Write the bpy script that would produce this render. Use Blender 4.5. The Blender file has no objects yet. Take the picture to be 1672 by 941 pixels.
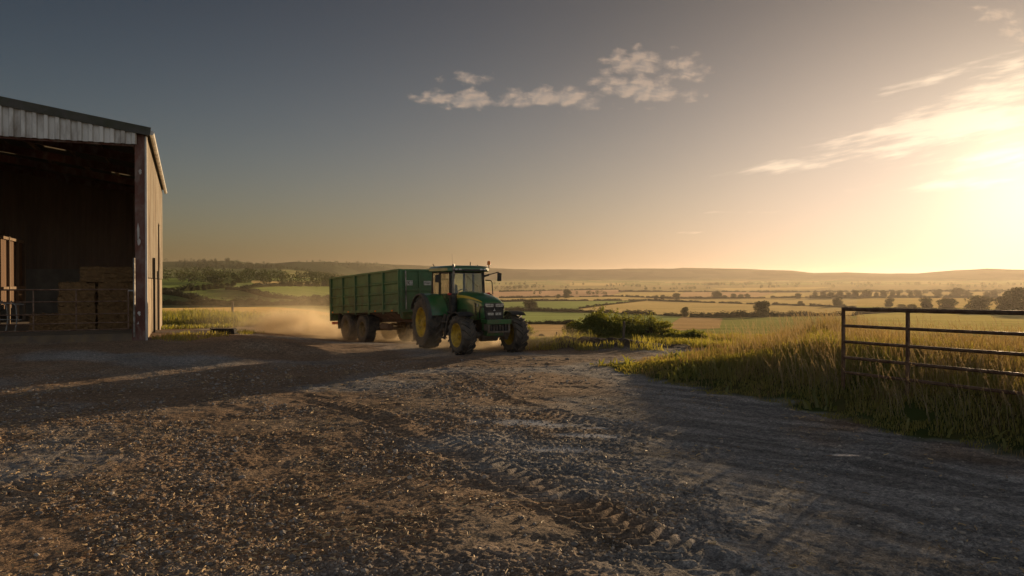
import bpy, bmesh, math, random
import numpy as np
from mathutils import Vector, Matrix, Euler

R = math.radians
rng = np.random.default_rng(7)
random.seed(7)
scene = bpy.context.scene
COL = scene.collection

# ------------------------------------------------------------------ measures
F_PX, CX, HY = 1250.0, 836.0, 460.0          # focal length, centre and horizon of the 1672 px wide frame
CAM_H = 2.4
SUN_AZ, SUN_EL = R(35.0), R(6.2)             # azimuth clockwise from +Y
SUN_DIR = Vector((math.sin(SUN_AZ)*math.cos(SUN_EL), math.cos(SUN_AZ)*math.cos(SUN_EL), math.sin(SUN_EL)))

# ------------------------------------------------------------------ noise
def _hash(ix, iy, seed):
    h = (ix.astype(np.int64)*374761393 + iy.astype(np.int64)*668265263 + seed*974634777) & 0xffffffff
    h = ((h ^ (h >> 13))*1274126177) & 0xffffffff
    return ((h ^ (h >> 16)) & 0xffff)/65535.0
def vnoise(x, y, seed=0):
    ix, iy = np.floor(x), np.floor(y)
    fx, fy = x-ix, y-iy
    fx = fx*fx*(3-2*fx); fy = fy*fy*(3-2*fy)
    a, b = _hash(ix, iy, seed), _hash(ix+1, iy, seed)
    c, d = _hash(ix, iy+1, seed), _hash(ix+1, iy+1, seed)
    return (a*(1-fx)+b*fx)*(1-fy)+(c*(1-fx)+d*fx)*fy
def fbm(x, y, octaves=4, seed=0, gain=.5):
    s, amp, tot = 0, 1.0, 0
    for o in range(octaves):
        s = s + amp*vnoise(x*2**o+o*17.3, y*2**o-o*9.1, seed+o); tot += amp; amp *= gain
    return s/tot
def sstep(a, b, x):
    t = np.clip((x-a)/(b-a), 0, 1); return t*t*(3-2*t)

# ------------------------------------------------------------------ tagging
def tag(o, label=None, cat=None, group=None, kind=None):
    if label: o['label'] = label
    if cat: o['category'] = cat
    if group: o['group'] = group
    if kind: o['kind'] = kind
    return o
def empty(name, loc=(0, 0, 0), rz=0.0):
    o = bpy.data.objects.new(name, None); COL.objects.link(o)
    o.location = loc; o.rotation_euler = (0, 0, rz); o.empty_display_size = .3
    return o
def copy_tree(o, parent=None):
    c = o.copy(); COL.objects.link(c)
    if parent is not None: c.parent = parent
    for ch in o.children: copy_tree(ch, c)
    return c

def np_mesh(name, verts, faces_flat, loop_total, mats, smooth=False, mat_idx=None, parent=None):
    me = bpy.data.meshes.new(name)
    verts = np.ascontiguousarray(verts, dtype=np.float32)
    ff = np.ascontiguousarray(faces_flat, dtype=np.int32); lt = np.ascontiguousarray(loop_total, dtype=np.int32)
    me.vertices.add(len(verts)); me.vertices.foreach_set('co', verts.ravel())
    me.loops.add(len(ff)); me.loops.foreach_set('vertex_index', ff)
    me.polygons.add(len(lt))
    me.polygons.foreach_set('loop_start', np.concatenate([[0], np.cumsum(lt)[:-1]]).astype(np.int32))
    if mat_idx is not None: me.polygons.foreach_set('material_index', np.ascontiguousarray(mat_idx, dtype=np.int32))
    if smooth: me.polygons.foreach_set('use_smooth', np.ones(len(lt), dtype=bool))
    else: me.polygons.foreach_set('use_smooth', np.zeros(len(lt), dtype=bool))
    me.update(calc_edges=True)
    for m in (mats if isinstance(mats, (list, tuple)) else [mats]): me.materials.append(m)
    o = bpy.data.objects.new(name, me); COL.objects.link(o)
    if parent is not None: o.parent = parent
    return o

class MB:
    """collects shapes into one mesh"""
    def __init__(s): s.v = []; s.f = []; s.m = []; s.cur = 0
    def add(s, vs, fs):
        k = len(s.v); s.v += [tuple(v) for v in vs]
        s.f += [tuple(i+k for i in f) for f in fs]; s.m += [s.cur]*len(fs); return s
    def box(s, c, d, rot=None):
        x, y, z = d[0]/2, d[1]/2, d[2]/2
        vs = [Vector(p) for p in ((-x,-y,-z),(x,-y,-z),(x,y,-z),(-x,y,-z),(-x,-y,z),(x,-y,z),(x,y,z),(-x,y,z))]
        if rot is not None: vs = [rot @ v for v in vs]
        c = Vector(c)
        return s.add([v+c for v in vs], [(3,2,1,0),(4,5,6,7),(0,1,5,4),(1,2,6,5),(2,3,7,6),(3,0,4,7)])
    def span(s, a, b):
        return s.box([(a[i]+b[i])/2 for i in range(3)], [abs(b[i]-a[i]) for i in range(3)])
    def beam(s, p0, p1, w, h, up=(0, 0, 1)):
        p0, p1 = Vector(p0), Vector(p1); d = p1-p0; L = d.length; d.normalize()
        up = Vector(up)
        if abs(d.dot(up)) > .98: up = Vector((1, 0, 0))
        sd = d.cross(up).normalized(); u = sd.cross(d).normalized()
        vs = []
        for p in (p0, p1):
            for a, b in ((-1,-1),(1,-1),(1,1),(-1,1)): vs.append(p+sd*a*w/2+u*b*h/2)
        return s.add(vs, [(3,2,1,0),(4,5,6,7),(0,1,5,4),(1,2,6,5),(2,3,7,6),(3,0,4,7)])
    def tube(s, pts, r, n=8, caps=True):
        pts = [Vector(p) for p in pts]; rs = r if isinstance(r, (list, tuple)) else [r]*len(pts)
        vs, fs = [], []
        ref = None
        for i, p in enumerate(pts):
            d = (pts[min(i+1, len(pts)-1)]-pts[max(i-1, 0)]).normalized()
            if ref is None: ref = Vector((0, 0, 1)) if abs(d.z) < .9 else Vector((1, 0, 0))
            a = d.cross(ref).normalized(); b = a.cross(d).normalized(); ref = b
            for k in range(n):
                t = 2*math.pi*k/n; vs.append(p+a*math.cos(t)*rs[i]+b*math.sin(t)*rs[i])
        for i in range(len(pts)-1):
            for k in range(n):
                k2 = (k+1) % n; fs.append((i*n+k, i*n+k2, (i+1)*n+k2, (i+1)*n+k))
        if caps: fs.append(tuple(range(n-1, -1, -1))); fs.append(tuple((len(pts)-1)*n+k for k in range(n)))
        return s.add(vs, fs)
    def lathe_y(s, prof, n=48, c=(0, 0, 0), a0=0, a1=2*math.pi):
        """profile of (r, y) turned about the Y axis through c"""
        full = abs(a1-a0-2*math.pi) < 1e-6; m = n if full else n+1
        vs, fs = [], []
        for k in range(m):
            t = a0+(a1-a0)*k/n
            for r, y in prof: vs.append((c[0]+r*math.cos(t), c[1]+y, c[2]+r*math.sin(t)))
        q = len(prof)
        for k in range(n):
            k2 = (k+1) % m
            for j in range(q-1): fs.append((k*q+j, k2*q+j, k2*q+j+1, k*q+j+1))
        return s.add(vs, fs)
    def lathe_z(s, prof, n=16, c=(0, 0, 0)):
        vs, fs = [], []; q = len(prof)
        for k in range(n):
            t = 2*math.pi*k/n
            for r, z in prof: vs.append((c[0]+r*math.cos(t), c[1]+r*math.sin(t), c[2]+z))
        for k in range(n):
            k2 = (k+1) % n
            for j in range(q-1): fs.append((k*q+j, k2*q+j, k2*q+j+1, k*q+j+1))
        return s.add(vs, fs)
    def prism(s, poly, axis, a, b):
        """2-D polygon swept between a and b along an axis (0, 1 or 2)"""
        n = len(poly); vs = []
        for t in (a, b):
            for p, q in poly: vs.append({0: (t, p, q), 1: (p, t, q), 2: (p, q, t)}[axis])
        fs = [tuple(range(n-1, -1, -1)), tuple(range(n, 2*n))]
        for i in range(n): j = (i+1) % n; fs.append((i, j, n+j, n+i))
        return s.add(vs, fs)
    def loft(s, rings, close=False, caps=True):
        n = len(rings[0]); vs = [p for r in rings for p in r]; fs = []
        for i in range(len(rings)-1):
            for k in range(n if close else n-1):
                k2 = (k+1) % n; fs.append((i*n+k, i*n+k2, (i+1)*n+k2, (i+1)*n+k))
        if caps and close: fs.append(tuple(range(n-1, -1, -1))); fs.append(tuple((len(rings)-1)*n+k for k in range(n)))
        return s.add(vs, fs)
    def build(s, name, mats, parent=None, smooth=False, bevel=0, label=None, xf=None):
        me = bpy.data.meshes.new(name)
        vs = s.v if xf is None else [tuple(xf @ Vector(v)) for v in s.v]
        me.from_pydata(vs, [], s.f); me.update()
        bm = bmesh.new(); bm.from_mesh(me); bmesh.ops.recalc_face_normals(bm, faces=bm.faces); bm.to_mesh(me); bm.free()
        for m in (mats if isinstance(mats, (list, tuple)) else [mats]): me.materials.append(m)
        me.polygons.foreach_set('material_index', s.m)
        if smooth:
            me.polygons.foreach_set('use_smooth', [True]*len(me.polygons))
            if smooth != 'all': me.set_sharp_from_angle(angle=R(38))
        o = bpy.data.objects.new(name, me); COL.objects.link(o)
        if parent is not None: o.parent = parent
        if bevel:
            b = o.modifiers.new('bevel', 'BEVEL'); b.width = bevel; b.segments = 2; b.limit_method = 'ANGLE'; b.angle_limit = R(40)
        if label: o['label'] = label
        return o

# ------------------------------------------------------------------ materials
def new_mat(name):
    m = bpy.data.materials.new(name); m.use_nodes = True
    nt = m.node_tree; nt.nodes.clear()
    out = nt.nodes.new('ShaderNodeOutputMaterial')
    return m, nt, out
def N(nt, t, **kw):
    n = nt.nodes.new(t)
    for k, v in kw.items(): setattr(n, k, v)
    return n
def L(nt, a, b): nt.links.new(a, b)
def ramp(nt, fac, stops):
    r = N(nt, 'ShaderNodeValToRGB'); L(nt, fac, r.inputs[0])
    e = r.color_ramp.elements
    while len(e) < len(stops): e.new(.5)
    for i, (p, c) in enumerate(stops): e[i].position = p; e[i].color = (*c, 1) if len(c) == 3 else c
    return r.outputs[0]
def mixc(nt, fac, a, b, mode='MIX'):
    m = N(nt, 'ShaderNodeMix', data_type='RGBA', blend_type=mode)
    for sock, v in ((m.inputs[0], fac), (m.inputs[6], a), (m.inputs[7], b)):
        if hasattr(v, 'is_linked'): L(nt, v, sock)
        elif isinstance(v, (int, float)): sock.default_value = v
        else: sock.default_value = (*v, 1)
    return m.outputs[2]
def math_n(nt, op, a, b=None, c=None, clamp=False):
    m = N(nt, 'ShaderNodeMath', operation=op, use_clamp=clamp)
    for i, v in enumerate((a, b, c)):
        if v is None: continue
        if hasattr(v, 'is_linked'): L(nt, v, m.inputs[i])
        else: m.inputs[i].default_value = v
    return m.outputs[0]
def noise(nt, scale, detail=4, rough=.55, vec=None, dist=0):
    n = N(nt, 'ShaderNodeTexNoise'); n.inputs['Scale'].default_value = scale
    n.inputs['Detail'].default_value = detail; n.inputs['Roughness'].default_value = rough; n.inputs['Distortion'].default_value = dist
    if vec is not None: L(nt, vec, n.inputs['Vector'])
    return n
def objcoord(nt, scale=(1, 1, 1)):
    t = N(nt, 'ShaderNodeTexCoord'); m = N(nt, 'ShaderNodeMapping'); m.inputs['Scale'].default_value = scale
    L(nt, t.outputs['Object'], m.inputs['Vector']); return m.outputs[0]
def surface(name, base, rough=.6, metal=0, var=.25, scale=3, dirt=None, dirt_amt=.5, dirt_scale=2, bump=0, bump_scale=30, stretch=(1, 1, 1), spec=.5, coat=0, dirt_low=None):
    """painted or weathered surface: colour variation, dirt patches with their own shape, light bump"""
    m, nt, out = new_mat(name)
    p = N(nt, 'ShaderNodeBsdfPrincipled'); L(nt, p.outputs[0], out.inputs[0])
    v = objcoord(nt, stretch)
    n = noise(nt, scale, 5, .6, v)
    lo = tuple(c*(1-var) for c in base); hi = tuple(min(1, c*(1+var)) for c in base)
    col = ramp(nt, n.outputs[0], [(.3, lo), (.7, hi)])
    r = rough
    if dirt:
        n2 = noise(nt, dirt_scale, 7, .65, v, .4)
        f = ramp(nt, n2.outputs[0], [(.5-.22*dirt_amt, (0, 0, 0)), (.78-.2*dirt_amt, (1, 1, 1))])
        if dirt_low:                       # splashed dirt sits low on the thing (object z)
            sx = N(nt, 'ShaderNodeSeparateXYZ'); tc = N(nt, 'ShaderNodeTexCoord'); L(nt, tc.outputs['Object'], sx.inputs[0])
            g = N(nt, 'ShaderNodeMapRange'); L(nt, sx.outputs[2], g.inputs[0])
            g.inputs[1].default_value, g.inputs[2].default_value = dirt_low; g.inputs[3].default_value, g.inputs[4].default_value = 1.0, .12
            f = math_n(nt, 'MULTIPLY', f, g.outputs[0])
        f = math_n(nt, 'MULTIPLY', f, .85)
        col = mixc(nt, f, col, dirt)
        rr = N(nt, 'ShaderNodeMapRange'); L(nt, f, rr.inputs[0]); rr.inputs[3].default_value = rough; rr.inputs[4].default_value = .9
        L(nt, rr.outputs[0], p.inputs['Roughness'])
    else: p.inputs['Roughness'].default_value = rough
    L(nt, col, p.inputs['Base Color'])
    p.inputs['Metallic'].default_value = metal; p.inputs['Specular IOR Level'].default_value = spec
    p.inputs['Coat Weight'].default_value = coat
    if bump:
        n3 = noise(nt, bump_scale, 6, .6, v); b = N(nt, 'ShaderNodeBump'); b.inputs['Strength'].default_value = bump; b.inputs['Distance'].default_value = .02
        L(nt, n3.outputs[0], b.inputs['Height']); L(nt, b.outputs[0], p.inputs['Normal'])
    return m
def leafy(name, c0, c1, trans=.45, scale=.35, tint=(1.0, .95, .35)):
    """leaves or blades: per-clump colour variation and light passing through"""
    m, nt, out = new_mat(name)
    geo = N(nt, 'ShaderNodeNewGeometry'); oi = N(nt, 'ShaderNodeObjectInfo')
    n = noise(nt, scale, 3, .6, geo.outputs['Position'])
    f = math_n(nt, 'ADD', math_n(nt, 'MULTIPLY', n.outputs[0], .75), math_n(nt, 'MULTIPLY', geo.outputs['Random Per Island'], .45))
    f = math_n(nt, 'ADD', f, math_n(nt, 'MULTIPLY', math_n(nt, 'SUBTRACT', oi.outputs['Random'], .5), .25))
    col = ramp(nt, f, [(.25, c0), (.85, c1)])
    d = N(nt, 'ShaderNodeBsdfDiffuse'); L(nt, col, d.inputs[0])
    t = N(nt, 'ShaderNodeBsdfTranslucent'); L(nt, mixc(nt, 1, col, tint, 'MULTIPLY'), t.inputs[0])
    g = N(nt, 'ShaderNodeBsdfGlossy'); g.inputs['Roughness'].default_value = .45
    mx = N(nt, 'ShaderNodeMixShader'); mx.inputs[0].default_value = trans; L(nt, d.outputs[0], mx.inputs[1]); L(nt, t.outputs[0], mx.inputs[2])
    m2 = N(nt, 'ShaderNodeMixShader'); m2.inputs[0].default_value = .03; L(nt, mx.outputs[0], m2.inputs[1]); L(nt, g.outputs[0], m2.inputs[2])
    L(nt, m2.outputs[0], out.inputs[0]); return m
# ------------------------------------------------------------------ terrain
PR_R = np.array([[0,0],[30,0],[36,-.25],[45,-.9],[70,-2.6],[120,-5.3],[250,-12],[400,-18.7],[600,-25.4],[850,-28.9],[1200,-30],[2000,-30.4],[3000,-24],[4000,-9],[4800,10],[9000,10]], float)
PR_L = np.array([[0,0],[36,-.25],[60,-.35],[86,-.15],[100,-1.5],[180,-9],[300,-11],[400,-8],[550,-3],[700,0],[1000,8],[1400,16],[2000,24],[2600,40],[9000,60]], float)
RIDGE = np.array([[-900,424],[0,430],[262,428],[330,427],[385,426],[412,431],[450,431],[480,429.5],[560,429],[640,432],[800,438],[870,441],[1000,440],[1100,438.5],[1116,437.5],[1200,439],[1290,442],[1330,446],[1380,445],[1450,447],[1500,447],[1560,441.5],[1610,439],[1672,441],[1800,445],[2600,440]], float)

BANK = np.array([(2.5,21.9),(3.0,19.9),(3.78,17.9),(5.1,15.4),(5.87,13.0),(6.54,11.45),(6.95,10.4),(8.2,7.5),(10,3),(14,-8),(70,-8),(70,60),(2.0,60),(1.2,40),(1.0,31),(3.5,30.2),(7.4,30.0),(7.2,27.4),(4.6,24.4)], float)
LEFTV = np.array([(-60,41),(-30,42),(-21,42.5),(-16.5,45),(-13.0,49),(-10,58.5),(-28,60),(-60,60)], float)
BERM = np.array([(.6,27.4),(2.4,27.9),(4.4,28.2),(5.9,28.5)], float)

def poly_sd(x, y, P):
    """signed distance, positive inside the polygon"""
    d2 = np.full(x.shape, 1e12); inside = np.zeros(x.shape, bool); n = len(P)
    for i in range(n):
        ax, ay = P[i]; bx, by = P[(i+1) % n]
        ex, ey = bx-ax, by-ay
        t = np.clip(((x-ax)*ex+(y-ay)*ey)/(ex*ex+ey*ey), 0, 1)
        d2 = np.minimum(d2, (x-ax-t*ex)**2+(y-ay-t*ey)**2)
        c = ((ay > y) != (by > y))
        with np.errstate(divide='ignore', invalid='ignore'):
            c &= x < (bx-ax)*(y-ay)/(by-ay)+ax
        inside ^= c
    return np.where(inside, 1, -1)*np.sqrt(d2)
def line_d(x, y, P):
    d2 = np.full(x.shape, 1e12); al = np.zeros(x.shape); acc = 0
    for i in range(len(P)-1):
        ax, ay = P[i]; ex, ey = P[i+1][0]-ax, P[i+1][1]-ay; Ls = math.hypot(ex, ey)
        t = np.clip(((x-ax)*ex+(y-ay)*ey)/(Ls*Ls), 0, 1)
        q = (x-ax-t*ex)**2+(y-ay-t*ey)**2
        al = np.where(q < d2, acc+t*Ls, al); d2 = np.minimum(d2, q); acc += Ls
    return np.sqrt(d2), al
def smooth_interp(r, P):
    """piecewise profile over log distance, lightly rounded"""
    lr = np.log(r+20); k = np.log(P[:, 0]+20)
    return (np.interp(lr, k, P[:, 1])*2+np.interp(lr-.06, k, P[:, 1])+np.interp(lr+.06, k, P[:, 1]))/4

BARN_O = np.array((-13.52, 28.0)); BARN_A = math.atan2(.39, .92)
BX = np.array((math.cos(BARN_A), math.sin(BARN_A))); BY = np.array((-math.sin(BARN_A), math.cos(BARN_A)))
def keepf(x, y): return np.exp(-((x/np.maximum(y, 1)-.42)/.055)**2)
def hz(x, y):
    x = np.asarray(x, float); y = np.asarray(y, float)
    r = np.hypot(x, y); a = np.arctan2(x, y)
    p = np.where(np.abs(a) < 1.2, CX+F_PX*np.tan(np.clip(a, -1.2, 1.2)), np.where(a > 0, 4000, -2400))
    wl = 1-sstep(430, 800, p)
    z = smooth_interp(r, PR_L)*wl+smooth_interp(r, PR_R)*(1-wl)
    far = sstep(150, 600, r)
    z = z+far*(fbm(x/330, y/330, 3, 3)-.5)*6*np.clip(r/1500, .25, 1.2)*(1-.6*sstep(2500, 4000, r))
    # the ridge on the skyline
    rr = 3300*wl+5600*(1-wl)
    yp = np.interp(p, RIDGE[:, 0], RIDGE[:, 1])
    zr = CAM_H+(HY-yp)/F_PX*rr*np.cos(np.clip(a, -1.2, 1.2))
    zr = zr+(fbm(x/160, y/160, 3, 31)-.5)*5
    s = sstep(rr-1150, rr, r)**1.15
    zr2 = zr*(1-sstep(rr+300, rr+2500, r)*.7)
    gul = (fbm(x/260+fbm(x/500, y/500, 2, 9)*2, y/260, 3, 12)-.5)*26*s*(1-sstep(rr-250, rr, r))
    z = z*(1-s)+zr2*s+gul
    # the yard rises to the barn and dips beside the trailer
    db = np.maximum(-(poly_sd(x, y, np.array([BARN_O+BX*1, BARN_O-BX*20, BARN_O-BX*20+BY*8, BARN_O+BX*1+BY*8]))), 0)
    near = 1-sstep(60, 110, r)
    z = z+near*.50*(1-sstep(0, 11, db))*(1-sstep(33, 44, y))
    z = z-near*.13*np.exp(-(((x+7.4)/6.0)**2+((y-34.6)/5.0)**2))
    # right hand bank, with a rise and hump added to shade the yard
    db = poly_sd(x, y, BANK)
    bank = (.50+.16*sstep(6.5, 8, x)*(1-sstep(17, 22, y)))*sstep(-.15, 2.2, db)*(1-sstep(33, 42, y))*sstep(2.0, 7.5, x)
    bank = bank*(1-.72*sstep(18.5, 26, y)*(1-keepf(x, y)))
    d2_, _ = line_d(x, y, np.array([(8.1,18.2),(9.0,15.5),(10.6,11.0),(13,5)])); bank = bank+.06*np.exp(-(d2_/1.2)**2)
    bank = bank+.16*sstep(.5, 3, db)*(fbm(x/2.6, y/2.6, 3, 5)-.4)*near
    z = z+near*bank
    # soil berm, gravel heap
    d, al = line_d(x, y, BERM)
    z = z+near*.34*np.exp(-(d/.75)**2)*(.55+.9*fbm(x/.5, y/.5, 4, 21))*sstep(-.2, 1.5, al)*(1-.75*sstep(3.2, 5.4, al))
    z = z+near*.34*np.exp(-(((x+8.6)/1.6)**2+((y-26.2)/1.0)**2))
    return z
def hz1(x, y): return float(hz(np.array([x]), np.array([y]))[0])

_T = np.exp(np.linspace(np.log(6), np.log(7000), 2600))
def ground_px(px, py, rmin=20):
    """the place on the ground seen at a point of the frame"""
    u, v = (px-CX)/F_PX, (HY-py)/F_PX
    yy = _T; xx = yy*u; zz = CAM_H+yy*v
    below = (zz < hz(xx, yy)) & (yy > rmin)
    i = int(np.argmax(below)) if below.any() else len(_T)-1
    return float(xx[i]), float(yy[i]), float(hz(xx[i:i+1], yy[i:i+1])[0])

# fields: (outline in frame points, nearest distance, base colour) laid on the ground
GOLD, PALEG, TAN, GREEN, DGREEN, PINK = (.25,.195,.10), (.12,.145,.06), (.19,.135,.08), (.075,.10,.034), (.05,.075,.026), (.22,.15,.11)
FIELDS = [
 ([(150,436),(460,440),(470,463),(150,463)], 300, (.045,.055,.026)), ([(200,462),(400,462),(420,499),(200,499)], 200, (.055,.068,.028)),
 ([(700,466),(1672,466),(1672,476),(700,477)], 900, (.15,.125,.07)),
 ([(700,477),(1028,473.5),(992,484),(700,487)], 500, PINK), ([(1028,475),(1122,476),(1090,487),(992,484)], 500, GOLD),
 ([(1122,476.5),(1270,477),(1232,487),(1090,487)], 500, (.235,.165,.11)), ([(1270,477.5),(1700,476),(1700,487),(1232,487)], 500, GOLD),
 ([(1160,471),(1365,468.5),(1320,473),(1190,474.5)], 600, GOLD), ([(930,462),(1020,463),(1020,466),(930,467)], 900, GOLD),
 ([(700,487),(890,486),(1010,484),(1105,488),(1240,487),(1400,484),(1400,500),(1212,496),(1105,493),(1056,491),(878,492),(700,493)], 450, GOLD),
 ([(1400,484),(1750,483),(1750,506),(1400,501)], 300, (.25,.19,.085)),
 ([(700,493),(878,492),(1056,491),(946,504),(933,509),(700,507)], 350, PALEG),
 ([(1056,491),(1105,493),(1212,496),(1372,501),(1400,502),(1400,516),(1237,517),(1206,518),(1114,517),(1019,512),(946,508),(946,504)], 300, GOLD),
 ([(700,507),(860,507),(933,510),(945,529),(700,530)], 200, PALEG), ([(700,530),(945,529),(960,560),(800,560)], 48, TAN),
 ([(933,510),(1019,512),(1114,517),(1075,540),(940,545)], 150, PALEG), ([(1114,517),(1180,520),(1175,536),(1075,542)], 120, TAN),
 ([(1180,520),(1237,517),(1410,516),(1410,560),(1075,560),(1175,536)], 60, (.12,.125,.05)),
 ([(1400,502),(1900,507),(1900,545),(1400,545)], 60, (.22,.19,.07)),
 ([(200,453),(300,455),(345,463),(320,470),(200,477)], 300, GREEN), ([(200,477),(262,480),(320,489),(200,497)], 200, GREEN),
 ([(310,474),(365,472.5),(395,474),(440,486),(455,494),(320,490)], 200, GREEN), ([(397,472),(470,467),(560,468),(560,487),(480,488)], 200, (.10,.125,.042)),
 ([(411,458),(458,460),(458,464),(411,463)], 500, GOLD), ([(380,463),(411,462),(430,467),(390,472),(375,470)], 400, PALEG),
 ([(440,454),(560,454),(560,458),(440,458)], 500, PALEG), ([(345,440),(400,438),(360,443)], 900, PALEG),
]

def build_ground():
    # polar sheet, dense where the yard is near and inside the view
    az = np.concatenate([np.linspace(-180, -62, 46)[:-1], np.linspace(-62, -40, 60)[:-1], np.linspace(-40, 40, 980), np.linspace(40, 62, 60)[1:], np.linspace(62, 180, 46)[1:-1]])
    az = np.radians(az); na = len(az)
    rad = np.concatenate([[.5, 1.2, 2, 2.8], np.exp(np.linspace(np.log(3.4), np.log(46), 860)), np.exp(np.linspace(np.log(46.5), np.log(7800), 400))])
    nr = len(rad)
    A, RD = np.meshgrid(az, rad, indexing='ij')
    X, Y = np.sin(A)*RD, np.cos(A)*RD
    x, y = X.ravel(), Y.ravel(); r = RD.ravel()
    z = hz(x, y)
    dbk = poly_sd(x, y, BANK); dlv = poly_sd(x, y, LEFTV); dbm, _ = line_d(x, y, BERM)
    grass = np.maximum(sstep(-.25, .35, dbk+(fbm(x*1.6, y*1.6, 3, 8)-.5)*1.1), sstep(-.5, 1.0, dlv+(fbm(x*.8, y*.8, 3, 8)-.5)*3))
    soil = np.exp(-(dbm/1.0)**2)
    out = sstep(58, 62, r)
    yard = (1-grass)*(1-out)
    # yard relief: puddled flats, ruts, tyre prints, stones
    det = yard*(1-sstep(34, 44, r))
    z = z+det*((fbm(x/2.2, y/2.2, 4, 40)-.5)*.07+(fbm(x/.32, y/.32, 4, 41)-.5)*.050)
    pebbly = (fbm(x/.05, y/.05, 2, 43)-.5)*.030*(1-sstep(14, 26, r))
    chippy = sstep(.40, .62, fbm(x/1.5, y/1.5, 3, 44)+.10*(1-sstep(-2, 3, x))-.10*sstep(9, 20, r))
    pb = det*pebbly*(.25+1.0*chippy); z = z+pb
    z = z+det*.018*(fbm((x*.76-y*.65)/2.2, (x*.65+y*.76+(fbm(x/1.5, y/1.5, 2, 85)-.5)*.7)/.26, 5, 81, .6)-.5)*sstep(-1, 3, x-(y-12)*.25)
    def tyre(P, w, depth, pitch, s0, s1, phase=0, amp=1.0):
        nonlocal z
        d, al = line_d(x, y, P)
        m = sstep(s0, s0+2, al)*(1-sstep(s1-2, s1, al))*det
        # signed offset across the track
        P0, P1 = P[0], P[-1]; ex, ey = P1[0]-P0[0], P1[1]-P0[1]
        sg = np.sign((x-P0[0])*ey-(y-P0[1])*ex)
        u = d*sg/w*2
        inside = 1-sstep(.86, 1.02, np.abs(u))
        wear = sstep(.3, .62, fbm(x/.7, y/.7, 3, 50))
        lug = ((al/pitch+phase+(fbm(x/.5, y/.5, 2, 84)-.5)*.35+np.abs(u)*.75+(u > 0)*.5) % 1)
        lugm = sstep(.0, .24, lug)*(1-sstep(.36, .62, lug))
        ridge = np.exp(-((np.abs(u)-1.12)/.16)**2)
        z = z-pb*m*inside*.75*min(amp, 1)+m*amp*(-depth*inside+inside*lugm*depth*2.3*(.35+.65*wear)*(.75+fbm(x/.14, y/.14, 2, 83)*.5)+ridge*depth*.8*(.2+.9*wear))
    global TRACK
    T1 = TRACK = np.array([(-5.6,18.2),(-4.5,16.7),(-2.76,14.4),(-1.28,11.76),(.1,9.2),(1.0,7.6),(1.48,6.8),(2.2,5.5)])
    tyre(T1, .60, .016, .20, .5, 26)
    T2 = np.array([(-7.3,14.4),(-6.5,12.4),(-5.95,10.2),(-5.6,8.4),(-5.2,6)])
    tyre(T2, .75, .014, .24, .5, 12, .1)
    T3 = np.array([(4.4,9.0),(2.6,11.2),(-.2,15.6),(-2.4,23)])
    tyre(T3, .5, .012, .22, .5, 20, .6, .7)
    flats = np.zeros_like(x)
    for fx, fy, rx, ry, an in ((.13,13.0,1.05,.34,-.25),(1.15,11.9,.75,.2,-.1),(.72,10.95,.6,.2,0),(1.35,12.55,.3,.08,.2),(2.95,19.8,.8,.12,-.1),(4.6,10.55,.28,.12,0),(.9,12.7,.6,.07,.5)):
        dx, dy = x-fx, y-fy; ca, sa = math.cos(an), math.sin(an)
        q = ((dx*ca+dy*sa)/rx)**2+((-dx*sa+dy*ca)/ry)**2
        flats = np.maximum(flats, 1-sstep(.45, 1.0, np.sqrt(q)+(fbm(x*3, y*5, 3, 60)-.5)*.9))
    flats *= yard
    zf = hz(x, y)-.004
    z = z*(1-flats*.9)+zf*flats*.9
    # colours of the ground itself
    col = np.zeros((len(x), 3))
    def mixin(m, c): col[:] = col*(1-m[:, None])+np.asarray(c)*m[:, None]
    col[:] = (.075, .09, .034)
    far = sstep(120, 300, r)
    patch = fbm(x/420, y/300, 2, 70); patch2 = np.floor(fbm(x/500+7, y/260, 2, 71)*14) % 5
    pal = np.array([(.13,.125,.06),(.20,.155,.08),(.085,.105,.038),(.105,.10,.05),(.15,.15,.07)])
    col[:] = col*(1-far[:, None])+pal[patch2.astype(int)]*far[:, None]
    pxx = CX+F_PX*x/np.maximum(y, .5); pyy = HY+F_PX*(CAM_H-z)/np.maximum(y, .5)
    for P, rmin, c in FIELDS:
        P = np.array(P, float)
        sel = np.where((y > rmin) & (pxx > P[:, 0].min()-4) & (pxx < P[:, 0].max()+4) & (pyy > P[:, 1].min()-2) & (pyy < P[:, 1].max()+2))[0]
        if len(sel) == 0: continue
        ins = poly_sd(pxx[sel], pyy[sel], P) > 0
        col[sel[ins]] = c
    rr = 3300+2300*sstep(430, 800, pxx)
    hill = sstep(rr-1100, rr-700, r)
    mixin(hill, (.050, .056, .032)); mixin(hill*sstep(.45, .53, fbm(x/210, y/210, 3, 73)), (.026, .032, .017))
    stub = sstep(59, 62, y)*(1-sstep(96, 110, r))*(1-sstep(520, 700, pxx))*(y > 0)
    mixin(stub, np.array((.34, .235, .105)))
    g = np.maximum(grass, 0); mixin(g*(1-out), (.050, .062, .020))
    mixin(g*(1-out)*sstep(.4, .6, fbm(x/1.1, y/1.1, 3, 75)), (.085, .075, .030))
    # the yard: brown earth, grey stone, puddle flats painted pale like reflected sky
    brown = sstep(.42, .66, fbm(x/3.4+2, y/2.6, 4, 76)+.14*(1-sstep(-5, 2, x))-.14*sstep(0, 4, x))
    yc = np.array((.305, .294, .288))*(1-brown[:, None])+np.array((.275, .192, .13))*brown[:, None]
    yc = yc*(.72+.56*fbm(x/.9, y/.9, 4, 77))[:, None]
    yc = yc*(1-.8*flats[:, None])+np.array((.56, .51, .45))*.8*flats[:, None]
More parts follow.
